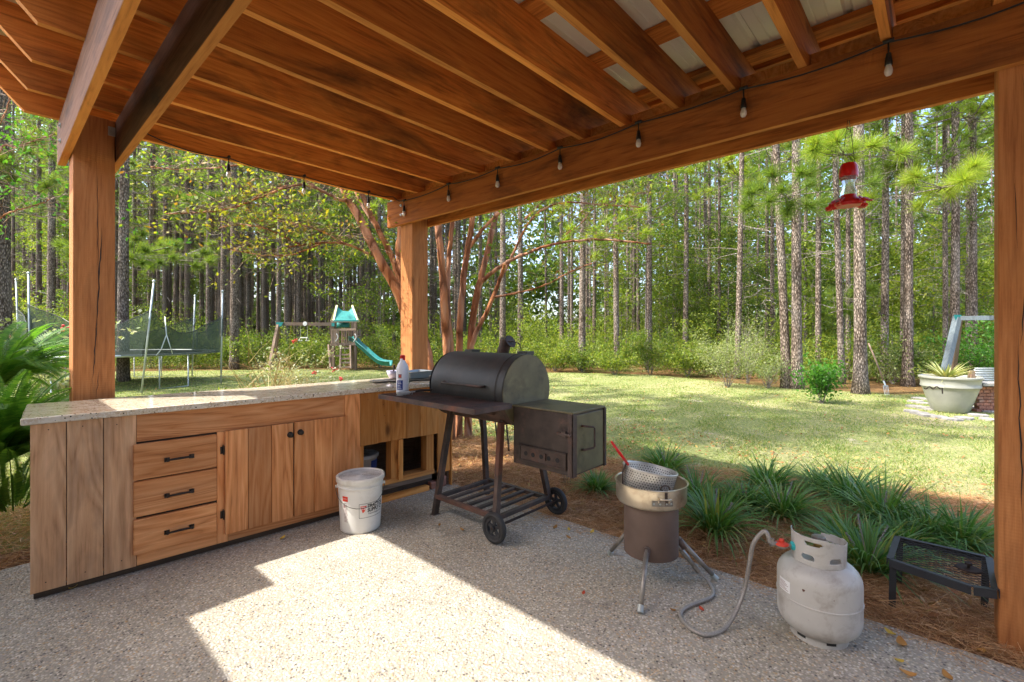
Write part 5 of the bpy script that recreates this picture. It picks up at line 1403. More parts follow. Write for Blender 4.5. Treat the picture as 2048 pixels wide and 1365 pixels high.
# ------------------------------------------------------------------ pines: shared meshes, one thing per tree
def trunk_mesh(seed, lean=.25, flare=1.7):
    r = random.Random(seed); m = MB(); N = 14; H = 1.0; pts = []; rs = []
    ax, ay = r.uniform(-1, 1), r.uniform(-1, 1); ph = r.uniform(0, 6)
    for i in range(N + 1):
        t_ = (i / N) ** 1.35; z = t_ * 18 - .1
        pts.append(Vector((lean * .22 * math.sin(t_ * 5 + ph) * t_ ** .7 * ax, lean * .22 * math.cos(t_ * 4 + ph) * t_ ** .7 * ay, z)))
        rs.append(.5 * (1 - .62 * t_) * (1 + (flare - 1) * math.exp(-max(z, 0) / .35)) * (1 + .03 * r.uniform(-1, 1)))
    # radius 0.5 at unit scale means diameter 1 -> scaled in x,y; keep bends in metres with a second pass
    return pts, rs
def make_trunk(D, seed, lean=.3, tilt=(0, 0), flare=1.6, H=18):
    r = random.Random(seed); pts, rs = trunk_mesh(seed, lean, flare); m = MB()
    k = H / 18
    pts = [Vector((p.x * 1.0 + tilt[0] * p.z, p.y * 1.0 + tilt[1] * p.z, p.z * k)) for p in pts]
    m.tube(pts, [q * D for q in rs], 10)
    me = bpy.data.meshes.new('trunk'); me.from_pydata(m.v, [], m.f); me.polygons.foreach_set('use_smooth', [True] * len(me.polygons)); me.materials.append(MAT['pine_bark']); return me, pts
def crown_mesh(seed, z0=6.0, z1=18.5, nb=34, mat='needles', tuft_n=26, L0=.9, L1=2.4, nl=.20, nw=.016, per=6):
    r = np.random.default_rng(seed); br = MB(); Pn = []; Dn = []
    for k in range(nb):
        z = z0 + (z1 - z0) * (k / nb) ** .9 + r.normal() * .25; a = k * 2.399 + r.normal() * .4; L = r.uniform(L0, L1) * (1.05 - .55 * max(0, (z - z0) / (z1 - z0)))
        base = Vector((0, 0, z)); el = r.uniform(-.1, .5); d = Vector((math.cos(a), math.sin(a), el)).normalized()
        mid = base + d * L * .5 + Vector((0, 0, -.05)); tip = base + d * L + Vector((0, 0, .22 * L))
        pts = catmull([base, mid, tip], 4); br.tube(pts, [.022 * (1 - .8 * i / len(pts)) for i in range(len(pts))], 4, cap=False)
        tp = [tip]
        for j in range(per):
            q = pts[r.integers(3, len(pts) - 1)]; e = q + Vector(r.normal(size=3) * [.4, .4, .2]) * L * .3 + d * L * .15 + Vector((0, 0, .12)); br.tube([q, e], [.008, .004], 3, cap=False); tp.append(e)
        for e in tp:
            n = tuft_n; dd = rand_dirs(n, .5, r); back = unit(np.array(e - base))[None] * .5; dd = unit(dd + back)
            Pn.append(np.array(e)[None] + dd * .02 - back * r.uniform(0, .35, (n, 1)) * .5); Dn.append(dd)
    p = np.concatenate(Pn); d = np.concatenate(Dn); n = len(p)
    V, F = needles(p, d, r.uniform(.7, 1.15, n) * nl, np.full(n, nw), r)
    me = np_mesh('crown', V, F); me.materials.append(MAT[mat])
    return me, br
def dead_limbs(seed, z0=1.8, z1=8, n=16):
    r = np.random.default_rng(seed); m = MB()
    for k in range(n):
        z = r.uniform(z0, z1); a = r.uniform(0, 6.28); L = r.uniform(.4, 1.7) * (1 if z > 3 else .4); d = Vector((math.cos(a), math.sin(a), r.uniform(-.25, .35)))
        b = Vector((0, 0, z)); pts = [b, b + d * L * .5 + Vector((0, 0, .04)), b + d * L + Vector((0, 0, r.uniform(-.15, .25)))]
        m.tube(pts, [.013, .009, .003], 3, cap=False)
        for j in range(3): q = pts[1].lerp(pts[2], r.uniform(0, .9)); m.tube([q, q + Vector(r.normal(size=3) * .22)], [.005, .002], 3, cap=False)
    return m
def mesh_of(m, name, mat):
    me = bpy.data.meshes.new(name); me.from_pydata(m.v, [], m.f); me.materials.append(MAT[mat]); return me
CR_ = []
for s in range(6):
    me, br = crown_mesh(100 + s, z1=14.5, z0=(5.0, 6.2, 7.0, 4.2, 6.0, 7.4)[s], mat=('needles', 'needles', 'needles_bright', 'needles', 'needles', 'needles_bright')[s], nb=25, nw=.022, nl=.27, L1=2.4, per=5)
    dl = dead_limbs(200 + s); br.v, off = br.v, len(br.v); br.f += [tuple(i + off for i in f) for f in dl.f]; br.v += dl.v
    CR_.append((me, mesh_of(br, 'limbs', 'dead_twig')))
TRK = [make_trunk(1.0, s, H=18)[0] for s in range(4)]
def pine(px, Z, wpx, k, label=None, group=None, mat=None, tilt=(0, 0), crown=True, H=18, z_off=-.06, flare=1.6, sc=None):
    D = wpx / FPX * Z * .93; p = P(px, 665, Z)
    t_ = thing('pine_tree', label, 'tree', (p.x, p.y, z_off), 0, group)
    me, _ = make_trunk(D, k * 7 + int(px), lean=.55, tilt=tilt, H=H, flare=flare)
    link_mesh('trunk', me, None, t_)
    c_me, l_me = CR_[k % 6]
    s_ = sc or (.85 + .3 * random.random())
    rz = random.uniform(0, 6.28)
    for nm, me_ in (('limbs', l_me), ('crown', c_me)):
        o = link_mesh(nm, me_, None, t_); o.rotation_euler = (0, 0, rz)
        if nm == 'limbs': o['kind'] = 'stuff'; o.scale = (s_, s_, 1)
        o.location = (tilt[0] * 9, tilt[1] * 9, 0)
    return t_
ORD = ['first', 'second', 'third', 'fourth', 'fifth', 'sixth', 'seventh', 'eighth', 'ninth', 'tenth', 'eleventh', 'twelfth', 'thirteenth', 'fourteenth', 'fifteenth', 'sixteenth', 'seventeenth', 'eighteenth', 'nineteenth', 'twentieth', 'twenty-first', 'twenty-second', 'twenty-third', 'twenty-fourth', 'twenty-fifth', 'twenty-sixth', 'twenty-seventh', 'twenty-eighth', 'twenty-ninth', 'thirtieth', 'thirty-first', 'thirty-second']
segL = [(8, 30, 12.5), (48, 5, 30), (62, 5, 34), (76, 5, 28), (101, 16, 19), (116, 8, 24), (130, 6, 34)]
segM = [(247, 22, 13.5), (299, 9, 27), (316, 8, 31), (338, 8, 28), (349, 8, 33), (358, 5, 40), (367, 6, 36), (382, 9, 25), (403, 9, 26), (418, 11, 22), (434, 6, 34), (445, 13, 20), (468, 18, 18), (484, 8, 27), (496, 10, 25), (505, 5, 40), (523, 6, 36), (556, 11, 22), (575, 9, 25), (590, 7, 31), (598, 10, 25), (610, 7, 34), (624, 8, 30), (634, 7, 32), (647, 8, 27), (664, 8, 29), (680, 5, 42), (688, 6, 38), (700, 5, 42), (718, 7, 30), (733, 7, 31), (749, 7, 32)]
segG = [(788, 8, 28), (862, 7, 30), (916, 9, 24), (961, 8, 26), (1005, 15, 19.5), (1040, 13, 20.5), (1092, 6, 27), (1123, 10, 22), (1138, 6, 30), (1164, 15, 17.5), (1188, 8, 24), (1211, 6, 30), (1234, 13, 17.5), (1254, 8, 26), (1262, 5, 34)]
segR = [(1277, 8, 22), (1298, 13, 18), (1319, 6, 26), (1333, 6, 30), (1370, 12, 19), (1399, 6, 28), (1418, 10, 22), (1437, 8, 20), (1474, 13, 14.5), (1514, 6, 30), (1543, 9, 19), (1573, 18, 11.9), (1594, 21, 11.7), (1612, 8, 18), (1637, 12, 14.5), (1684, 13, 13.0), (1697, 10, 14.2), (1721, 24, 10.8), (1768, 15, 13.6), (1804, 9, 16), (1815, 18, 12.4), (1891, 10, 14.5), (1906, 17, 12.8), (1937, 9, 16), (1947, 14, 13.6)]
special = {8: 'thick dark pine trunk cut by the left edge of the photo', 101: 'stout pine trunk midway between left edge and left post', 247: 'thick pine trunk right against the right side of the left post', 468: 'stout pine trunk standing at the right end of the trampoline',
 1474: 'slim pale sunlit pine rising out of the spiky pale shrub', 1573: 'left leaning twin of the double pine behind the small green shrub', 1594: 'right upright twin of the double pine behind the small green shrub', 1721: 'stoutest pine in the right wood with a flared dark foot beside the garden fork',
 1815: 'dark pine trunk between garden fork and planter', 1906: 'dark pine directly behind the leaning swing post', 1947: 'sunlit pine trunk behind the bench', 1005: 'stout dark pine above the grill chimney, left of the damper', 1164: 'stout grey pine in the middle of the lawn edge', 1234: 'pale straight pine right of the stout middle one', 1040: 'dark straight pine just right of the grill chimney'}
tl = {1474: (.012, -.016), 1573: (-.030, .032), 1684: (-.022, .024), 1815: (.004, .0), 1298: (-.006, .006), 1164: (0, 0)}
cnt = 0
for seg, nm in ((segL, 'left of the left post'), (segM, 'between left and middle posts'), (segG, 'between middle post and lawn centre'), (segR, 'in the right opening')):
    for i, (px, w, Z) in enumerate(seg):
        girth = 'thread-thin' if w < 6.5 else 'slim' if w < 10 else 'medium' if w < 15 else 'stout'
        lab = special.get(px, '%s pine, %s trunk from the left %s' % (girth, ORD[i], nm))
        pine(px, Z, w, cnt, lab, 'pines standing in the wood', tilt=tl.get(px, (random.uniform(-.006, .006), random.uniform(-.006, .006))), flare=1.6 if w > 15 and px > 1000 else 1.2); cnt += 1
# deeper pines that nothing tells apart
r_ = random.Random(5)
for k in range(215):
    u = r_.random(); Z = 22 + 30 * u; xf = r_.uniform(-1.12, 1.08)
    if k < 120: xf = r_.uniform(-1.1, -.1)
    D = r_.uniform(.20, .30)
    p = W(xf * Z, Z); t_ = thing('pine_tree', 'slender grey pine trunk deep among the others in the wood', 'tree', (p.x, p.y, -.06), r_.uniform(0, 6.28), 'deep pines of the wood')
    o = link_mesh('trunk', TRK[k % 4], None, t_); o.scale = (D, D, r_.uniform(.9, 1.1))
    for nm, me_ in (('limbs', CR_[k % 6][1]), ('crown', CR_[k % 6][0]))[:2 if k % 3 == 0 else 1]:
        o = link_mesh(nm, me_, None, t_)
        if nm == 'limbs': o['kind'] = 'stuff'
        o.rotation_euler = (0, 0, 0); o.rotation_euler = (0, 0, r_.uniform(0, 6.28)); o.scale = (1.35, 1.35, r_.uniform(.9, 1.15))
# near bright pine sprays hanging into the right opening
def spray(label, px, py, Z, spread, n_t, seed, mat='needles_bright', cat='branch'):
    near = Z < 10; n_t = int(n_t * (1.0 if near else 1.7)); spread *= 1.15
    r = np.random.default_rng(seed); c = P(px, py, Z); t_ = thing('pine_bough', label, cat, (c.x, c.y, c.z), 0, 'long-needled pine boughs'); m = MB(); Pn = []; Dn = []
    for k in range(n_t):
        e = Vector(r.normal(size=3) * [spread, spread, spread * .42]); m.tube([Vector((.0, .0, -.25 * spread)), e * .55 + Vector((0, 0, -.08)), e], [.012, .009, .006], 4, cap=False)
        n = 300 if near else 210; dd = rand_dirs(n, .45, r); dd = unit(dd + unit(np.array(e))[None] * .5); Pn.append(np.array(e)[None] - unit(np.array(e))[None] * r.uniform(0, .16, (n, 1))); Dn.append(dd)
    p = np.concatenate(Pn); d = np.concatenate(Dn); V, F = needles(p, d, r.uniform(.22, .36, len(p)) * (1.1 if near else 1), np.full(len(p), .009 if near else .014), r)
    link_mesh('needles', np_mesh('needles', V, F), MAT[mat], t_); m.build('twigs', MAT['dead_twig'], t_, local=True)
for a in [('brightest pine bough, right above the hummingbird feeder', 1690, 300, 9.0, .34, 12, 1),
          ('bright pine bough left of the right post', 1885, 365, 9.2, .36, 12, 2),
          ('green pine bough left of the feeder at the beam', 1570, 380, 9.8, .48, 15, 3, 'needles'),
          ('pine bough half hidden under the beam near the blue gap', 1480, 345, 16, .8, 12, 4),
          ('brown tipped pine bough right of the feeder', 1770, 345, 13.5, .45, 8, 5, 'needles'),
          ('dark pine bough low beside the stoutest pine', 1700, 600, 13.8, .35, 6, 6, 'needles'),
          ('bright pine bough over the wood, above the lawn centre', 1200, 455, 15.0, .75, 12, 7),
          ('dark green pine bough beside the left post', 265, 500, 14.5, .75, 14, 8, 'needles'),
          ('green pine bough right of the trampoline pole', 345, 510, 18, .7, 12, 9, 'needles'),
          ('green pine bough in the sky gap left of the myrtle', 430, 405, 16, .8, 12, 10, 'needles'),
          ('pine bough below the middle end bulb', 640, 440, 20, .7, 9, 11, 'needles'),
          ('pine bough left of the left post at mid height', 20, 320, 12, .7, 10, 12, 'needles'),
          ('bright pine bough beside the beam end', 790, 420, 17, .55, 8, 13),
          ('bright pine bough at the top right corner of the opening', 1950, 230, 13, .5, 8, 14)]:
    spray(*a)

# ------------------------------------------------------------------ undergrowth, understory and far woods
def mass(N, zone, hfun, l, w, mat, name, label, seed, clumps=900, size=.5):
    r = np.random.default_rng(seed); C = zone(r, clumps); h = hfun(r, C, clumps)
    xyz = []; per = N // clumps
    for k in range(clumps):
        s = size * r.uniform(.6, 1.5); q = rand_dirs(per, 0, r) * (r.uniform(.35, 1, (per, 1)) ** .5) * [s, s, s * .75]
        q[:, 0] += C[k, 0]; q[:, 1] += C[k, 1]; q[:, 2] += h[k]; xyz.append(q)
    c = np.concatenate(xyz); c = c[c[:, 2] > -.02]; n = len(c)
    V, F = leaves(c, r.uniform(.6, 1.3, n) * l, r.uniform(.6, 1.2, n) * w, r=r)
    return tag(link_mesh(name, np_mesh(name, V, F), MAT[mat]), label, kind='stuff')
EDGE = [(-1.15, 15.5), (-.8, 17.5), (-.5, 18.6), (-.2, 18.5), (0, 17.6), (.15, 17.0), (.3, 16.2), (.45, 14.6), (.6, 13.2), (.8, 12.6), (1.0, 12.9), (1.15, 13)]
def edgeZ(t_): return np.interp(t_, [e[0] for e in EDGE], [e[1] for e in EDGE])
def zone_under(d0, d1):
    def f(r, n):
        t_ = r.uniform(-1.12, 1.1, n); Z = edgeZ(t_) + d0 + (d1 - d0) * r.uniform(0, 1, n) ** 1.3; return to_world(t_ * Z, Z)
    return f
def dense_h(hmax, k=1.0):
    def f(r, C, n):
        v = np.clip(vnoise(C, .55, 21) * .6 + .5, .1, 1); return r.uniform(0, 1, n) ** k * hmax * v
    return f
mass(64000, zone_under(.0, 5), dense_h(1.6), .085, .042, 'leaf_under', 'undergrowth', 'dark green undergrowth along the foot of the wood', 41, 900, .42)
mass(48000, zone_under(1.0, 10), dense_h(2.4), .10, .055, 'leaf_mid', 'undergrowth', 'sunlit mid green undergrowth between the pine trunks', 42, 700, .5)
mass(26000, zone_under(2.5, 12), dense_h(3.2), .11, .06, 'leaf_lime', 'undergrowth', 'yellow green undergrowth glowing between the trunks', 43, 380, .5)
mass(9000, zone_under(-.3, 2.0), dense_h(.5), .06, .03, 'leaf_pale', 'undergrowth', 'low pale weeds along the lawn edge', 44, 260, .22)
mass(52000, zone_under(12, 28), dense_h(4.5), .19, .10, 'far_leaf', 'far_thicket', 'green thicket seen deep between the trunks', 45, 620, 1.0)
def zone_far(r, n):
    t_ = r.uniform(-1.15, 1.15, n); Z = r.uniform(48, 66, n); return to_world(t_ * Z, Z)
mass(150000, zone_far, lambda r, C, n: r.uniform(0, 1, n) ** 1.4 * 27, .70, .42, 'far_leaf', 'far_wood', 'far green wall of woodland closing the view', 46, 1700, 2.4)
# understory saplings: shared leafy crowns at several heights
def sapling_mesh(seed, H, n, mat):
    r = np.random.default_rng(seed); m = MB(); T = []
    m.tube([(0, 0, 0), (.05, .02, H * .5), (0, .05, H)], [.035, .025, .008], 5, cap=False)
    for k in range(26):
        z = H * r.uniform(.22, 1); a = r.uniform(0, 6.28); L = H * .26 * r.uniform(.5, 1.1) * (1.2 - z / H); b = Vector((0, 0, z)); e = b + Vector((math.cos(a) * L, math.sin(a) * L, L * .3)); m.tube([b, e], [.012, .004], 3, cap=False); T += [b.lerp(e, q) for q in (.35, .55, .75, 1.0)]
    T = np.array([list(p) for p in T]); c = T[r.integers(0, len(T), n)] + r.normal(size=(n, 3)) * [.22, .22, .12]
    V, F = leaves(c, r.uniform(.07, .14, n), r.uniform(.04, .08, n), r=r); me = np_mesh('crown', V, F); me.materials.append(MAT[mat]); return me, mesh_of(m, 'trunk', 'dead_twig')
SAP = [sapling_mesh(1, 5.5, 2600, 'leaf_under'), sapling_mesh(2, 7.5, 3200, 'leaf_mid'), sapling_mesh(3, 4.2, 2000, 'leaf_lime'), sapling_mesh(4, 6.5, 2800, 'leaf_under')]
SLAB = ['dark green broadleaf sapling standing in the undergrowth beneath the pines', 'tall mid green sapling reaching between the pine trunks', 'small yellow green sapling lit up in the undergrowth', 'dark leafy sapling with a tall narrow crown among the pines']
for k in range(66):
    t_u = r_.uniform(-1.1, 1.08)
    if k % 3 != 1: t_u = r_.uniform(.2, 1.05)
    Z = float(edgeZ(t_u)) + r_.uniform(2.0, 16); p = W(t_u * Z, Z)
    t_ = thing('sapling', SLAB[(k * 7 + (k // 5)) % 4], 'sapling', (p.x, p.y, -.06), r_.uniform(0, 6.28), 'understory saplings in the wood')
    s_ = r_.uniform(.7, 1.25); t_.scale = (s_, s_, s_); c_, tm = SAP[(k * 7 + (k // 5)) % 4]; link_mesh('crown', c_, None, t_); link_mesh('trunk', tm, None, t_)
# ------------------------------------------------------------------ trees round the house that dapple the lawn
YC, _b = crown_mesh(301, z0=10.5, z1=18.5, nb=34, L0=1.2, L1=2.7, nl=.32, nw=.06, tuft_n=26, per=7)
for k, (xc, Z) in enumerate([(-17, 10.5), (-6.7, 5.2), (-13.5, 12.0), (-12.0, 9.4), (-8.6, 6.6)]):
    p = W(xc, Z); t_ = thing('pine_tree', 'yard pine outside the left of the photo, dappling the lawn', 'tree', (p.x, p.y, -.06), k, 'yard pines left of the view')
    o = link_mesh('trunk', TRK[k % 4], None, t_); o.scale = (.35, .35, 1)
    o = link_mesh('crown', YC, None, t_); o.scale = (1, 1, 1); o.rotation_euler = (0, 0, k)
# ------------------------------------------------------------------ trampoline
TC = P(232, 665, 12.7); tr = thing('trampoline', 'round backyard trampoline with leaning poles and a sagging dark net', 'trampoline', (TC.x, TC.y, -.045))
RR = 2.28; RZt = .80
def tp(a, r, z): a = TH + rad(a); return Vector((TC.x + math.cos(a) * r, TC.y + math.sin(a) * r, z))
m = MB(); m.tube([tp(k * 10, RR, RZt) for k in range(37)], .030, 8, cap=False); m.build('rim', MAT['galvanised'], tr, smooth=True)
m = MB(); m.add([tp(k * 10, RR - .25, RZt + .01) for k in range(36)] + [tp(k * 10, RR - .25, RZt) for k in range(36)], [tuple(range(36)), tuple(range(71, 35, -1))]); m.build('mat', MAT['black_plastic'], tr)
poles = [((283, 784), 10.9, (308, 563)), ((442, 757), 12.9, (445, 583)), ((384, 752), 15.0, (390, 592)), ((60, 776), 11.4, (57, 547)), ((40, 752), 13.6, (32, 560)), ((180, 750), 15.2, (176, 590))]
tops = []
for i, ((bx, by), Z, (tx, ty)) in enumerate(poles):
    b = P(bx, by, Z); b.z = -.04; t1 = P(tx, ty, Z); m = MB(); m.tube([b, t1], .021, 8); po = m.build('pole', MAT['galvanised'], tr, smooth=True)
    m = MB(); m.lathe([(0, .04), (.03, .02), (.034, 0), (.03, -.03), (0, -.03)], t1, 10); m.build('pole_cap', MAT['galvanised'], po, smooth=True); tops.append((b, t1))
for a in (160, 200, 110, 250, 60, 20):
    if a in (200,): q = P(375, 776, 11.6)
    m = MB(); f1 = tp(a - 9, RR, -.03); f2 = tp(a + 9, RR, -.03); m.tube([tp(a - 9, RR, RZt), f1, f2, tp(a + 9, RR, RZt)], .018, 6); m.build('leg', MAT['galvanised'], tr, smooth=True)
t = NT('net_mesh'); t.base((.05, .07, .05)); t.rough(.8, .1)
tr_ = t.node('BsdfTransparent'); mx = t.node('MixShader'); tcv = t.coord((1, 1, 1)); nn_ = t.noise(tcv, 2.2, 3, .6)
t.link(t.ramp(nn_, [(.3, (.58, .58, .58)), (.7, (.8, .8, .8))]), mx.inputs[0]); t.link(tr_.outputs[0], mx.inputs[1]); t.link(t.p.outputs[0], mx.inputs[2]); t.link(mx.outputs[0], t.out.inputs['Surface'])
order = [0, 1, 2, 5, 4, 3]
for i in range(6):
    A = tops[order[i]]; B = tops[order[(i + 1) % 6]]; m = MB(); vs = []; fs = []; N = 14; K = 8
    hA = .74; topA = A[0].lerp(A[1], hA); topB = B[0].lerp(B[1], hA); ba = A[0].copy(); ba.z = RZt; bb_ = B[0].copy(); bb_.z = RZt
    cen = Vector((TC.x, TC.y, 0))
    for u in range(N + 1):
        uu = u / N; top = topA.lerp(topB, uu); top.z -= .50 * math.sin(math.pi * uu); bot = ba.lerp(bb_, uu)
        mid_dir = (cen - Vector((bot.x, bot.y, 0))).normalized()
        for v_ in range(K + 1):
            w = v_ / K; p = bot.lerp(top, w) + mid_dir * (.22 * math.sin(math.pi * uu) * (.4 + .6 * w)) + mid_dir * .05 * math.sin(uu * 21 + w * 4); vs.append(p)
    for u in range(N):
        for v_ in range(K): a = u * (K + 1) + v_; fs.append((a, a + K + 1, a + K + 2, a + 1))
    m.add(vs, fs); no = m.build('net', MAT['net_mesh'], tr, smooth=True)
    m = MB(); m.tube([vs[u * (K + 1) + K] for u in range(N + 1)], .008, 5); m.build('net_cord', MAT['cord_black'], no)
m = MB(); m.tube([P(330, 634, 11.3), P(333, 670, 11.2), P(322, 700, 11.1), P(312, 712, 11.0)], .012, 6); m.tube([P(333, 670, 11.2), P(345, 708, 11.2)], .010, 6); m.build('net_zip', MAT['galvanised'], tr, smooth=True)

# ------------------------------------------------------------------ wooden climbing frame with slide and swing beam
pc = P(690, 665, 17.8); ps = thing('climbing_frame', 'weathered wooden climbing frame with teal canopy, ladder and slide', 'playset', (pc.x, pc.y, -.045))
def pbar(name, a, b, w, h, mat, parent=None, label=None):
    m = MB(); m.bar(P(*a), P(*b), w, h, up=FWD); return m.build(name, MAT[mat], parent or ps, label=label)
ZF, ZB = 17.4, 18.8
for x, Z in ((667, ZF), (711, ZF), (663, ZB), (705, ZB)):
    pbar('post', (x, 740 if Z == ZF else 736, Z), (x, 643, Z), .095, .095, 'weathered_z')
pbar('rail', (663, 690, ZF), (714, 688, ZF), .10, .15, 'weathered_x'); pbar('rail', (663, 660, ZF), (713, 659, ZF), .08, .12, 'weathered_x'); pbar('rail', (660, 690, ZB), (707, 690, ZB), .08, .13, 'weathered_x')
pbar('rail', (663, 643, ZF), (715, 643, ZF), .08, .10, 'weathered_x'); pbar('rail', (661, 712, ZF + .05), (680, 712, ZF + .05), .06, .10, 'weathered_x')
m = MB(); m.add([P(662, 690, ZF), P(714, 690, ZF), P(707, 688, ZB), P(660, 688, ZB)], [(0, 1, 2, 3)]); so_ = m.build('deck', MAT['weathered_x'], ps); so_.modifiers.new('solid', 'SOLIDIFY').thickness = .05
for k in range(6): pbar('slat', (684 + k * 4.6, 688, ZB - .1), (684 + k * 4.6, 661, ZB - .1), .055, .02, 'weathered_z')
for k in range(5): pbar('slat', (663.5 + k * 3.3, 690, ZF - .06), (663.5 + k * 3.3, 661, ZF - .06), .05, .02, 'weathered_z')
for x in (680.5, 702): pbar('ladder_rail', (x, 738, ZF - .45), (x + (1 if x < 690 else -1), 691, ZF - .08), .05, .08, 'weathered_z')
for y in (735, 726, 718, 710, 697): pbar('rung', (680.5, y, ZF - .4 + (735 - y) * .008), (702, y - .5, ZF - .4 + (735 - y) * .008), .06, .075, 'weathered_x')
pbar('brace', (661, 736, ZF), (657, 690, ZF + .5), .06, .06, 'weathered_z')
# canopy
m = MB(); A = [P(667, 642, ZF), P(717, 642, ZF), P(706, 614, ZF + .6), P(697, 623, ZF + .6), P(685, 622, ZF + .6), P(674, 613, ZF + .6)]; B = [P(663, 641, ZB + .1), P(709, 641, ZB + .1), P(706, 614, ZF + .62), P(697, 623, ZF + .62), P(685, 622, ZF + .62), P(674, 613, ZF + .62)]
m.add(A, [(0, 1, 3), (1, 2, 3), (0, 3, 4), (0, 4, 5)]); m.add(B, [(0, 3, 1), (1, 3, 2), (0, 4, 3), (0, 5, 4)]); cn = m.build('canopy', MAT['playset_green'], ps); cn.modifiers.new('solid', 'SOLIDIFY').thickness = .01
for a, b in (((667, 644, ZF), (674, 612, ZF + .6)), ((717, 644, ZF), (705, 612, ZF + .6)), ((662, 643, ZB), (674, 612, ZF + .62)), ((709, 643, ZB), (705, 612, ZF + .62))): pbar('canopy_rafter', a, b, .06, .06, 'playset_trim')
pbar('canopy_hem', (667, 642, ZF - .02), (717, 642, ZF - .02), .05, .07, 'playset_green')
m = MB(); m.tube([P(674, 651, ZF + .3), P(698, 650, ZF + .3)], .10, 12); m.build('telescope_tube', MAT['playset_green'], ps, smooth=True)
for x in (709.5, 673): m = MB(); m.tube([P(x + 3 * math.sin(k * .5) , 668 + k * 2, ZF - .15) for k in range(9)], .014, 6); m.build('grab_handle', MAT['house_white'], ps, smooth=True)
# slide
m = MB(); path = catmull([P(701, 683, 17.9), P(711, 686, 17.6), P(718, 694, 17.45), P(732, 706, 17.2), P(746, 719, 17.0), P(762, 730, 16.85), P(782, 733, 16.7)], 5)
vs = []; fs = []; sdv = FWD * .25
prof = [(-1.0, .16), (-.95, .17), (-.8, .02), (0, 0), (.8, .02), (.95, .17), (1.0, .16)]
for p in path:
    for u, z in prof: vs.append(p + sdv * u + Vector((0, 0, z)))
for i in range(len(path) - 1):
    for j in range(len(prof) - 1): a = i * len(prof) + j; fs.append((a, a + 1, a + len(prof) + 1, a + len(prof)))
m.add(vs, fs); sl = m.build('slide', MAT['playset_green'], ps, smooth=True); sl.modifiers.new('solid', 'SOLIDIFY').thickness = .025
# swing beam
pbar('swing_beam', (553, 648, 17.3), (672, 649, ZF), .12, .18, 'weathered_x')
pbar('swing_leg', (556, 650, 17.2), (538, 738, 16.6), .09, .10, 'weathered_z'); pbar('swing_leg', (557, 650, 17.5), (549, 732, 18.5), .09, .10, 'weathered_z')
m = MB(); m.hexa([P(552, 645, 17.15), P(567, 645, 17.15), P(563, 652, 17.15), P(552, 657, 17.15)], [P(552, 645, 17.45), P(567, 645, 17.45), P(563, 652, 17.45), P(552, 657, 17.45)]); m.build('corner_bracket', MAT['playset_green'], ps)
m = MB(); m.hexa([P(663, 646, 17.2), P(669, 646, 17.2), P(669, 653, 17.2), P(663, 653, 17.2)], [P(663, 646, 17.4), P(669, 646, 17.4), P(669, 653, 17.4), P(663, 653, 17.4)]); m.build('corner_bracket', MAT['playset_green'], ps)
m = MB(); m.lathe([(0, .012), (.075, .01), (.08, 0)], P(610, 648, 17.22), 16, M=FWD.to_track_quat('-Z', 'Y').to_matrix().to_4x4()); m.build('badge', MAT['house_white'], ps)
m = MB(); Zt = 17.3
for x in (601, 615):
    m.tube([P(x - 3.5, 682, Zt), P(x, 675.5, Zt), P(x + 3.5, 682, Zt), P(x - 3.5, 682, Zt)], .014, 5); m.tube([P(x, 675, Zt), P(x, 652, Zt)], .005, 4)
m.tube([P(601, 676, Zt), P(615, 676, Zt)], .018, 6); m.build('trapeze', MAT['house_white'], ps)

# ------------------------------------------------------------------ swing post at the right
sp = thing('swing_frame', 'blue-grey timber swing frame leg and crossbeam beside the right post', 'swing frame', tuple(P(1900, 665, 9.9) - Vector((0, 0, 1.4))))
m = MB(); m.bar(P(1888, 752, 9.6), P(1915, 634, 10.0), .10, .12, up=FWD); m.build('leg', MAT['blue_grey_wood'], sp, bevel=.004)
m = MB(); m.bar(P(1903, 760, 10.9), P(1917, 640, 10.2), .10, .10, up=FWD); m.build('leg', MAT['weathered_z'], sp, bevel=.004)
m = MB(); m.bar(P(1908, 637, 10.1), P(2010, 636, 9.2), .09, .105, up=FWD); m.build('crossbeam', MAT['blue_grey_wood'], sp, bevel=.004)
m = MB(); m.hexa([P(1907, 630, 9.93), P(1923, 630, 9.93), P(1923, 641, 9.93), P(1911, 641, 9.93)], [P(1907, 630, 10.2), P(1923, 630, 10.2), P(1923, 641, 10.2), P(1911, 641, 10.2)]); m.build('bracket', MAT['playset_green'], sp)
# ------------------------------------------------------------------ planter with variegated yucca
q = G(1900, 824, -.045); q.z = -.045; pn = thing('planter', 'large grey green glazed planter on stone paving by the right post', 'planter', q)
s_ = (q.x * FWD.x + q.y * FWD.y) / FPX
prf = [(0, 0), (30, 0), (33, 3), (41, 22), (48, 42), (51, 50), (53.5, 51), (53.5, 54), (52.5, 56), (54, 66), (57, 68), (57, 71), (54, 72), (51, 70), (50, 62), (0, 60)]
m = MB(); m.lathe([(r * s_ * .86, z * s_) for r, z in prf], n=48); o = m.build('pot', MAT['pot_glaze'], pn, local=True); smooth_angle(o, 50)
m = MB(); m.lathe([(0, 64 * s_), (43 * s_, 64 * s_)], n=24); m.build('soil', MAT['forest_floor'], pn, local=True)
yq = thing('yucca', 'spiky yellow striped yucca growing in the large planter', 'plant', (q.x, q.y, q.z + 64 * s_))
n = 110; r = np.random.default_rng(3); a = r.uniform(0, 6.28, n); el = r.uniform(.05, 1.5, n); off = -RGT * 8 * s_
d = unit(np.column_stack([np.cos(a), np.sin(a), el])); V, F = ribbons(np.column_stack([np.full(n, off.x), np.full(n, off.y), np.full(n, 0)]) + d * .03, d, r.uniform(.28, .52, n), r.uniform(.020, .032, n), r.uniform(.1, .7, n), 4, r=r)
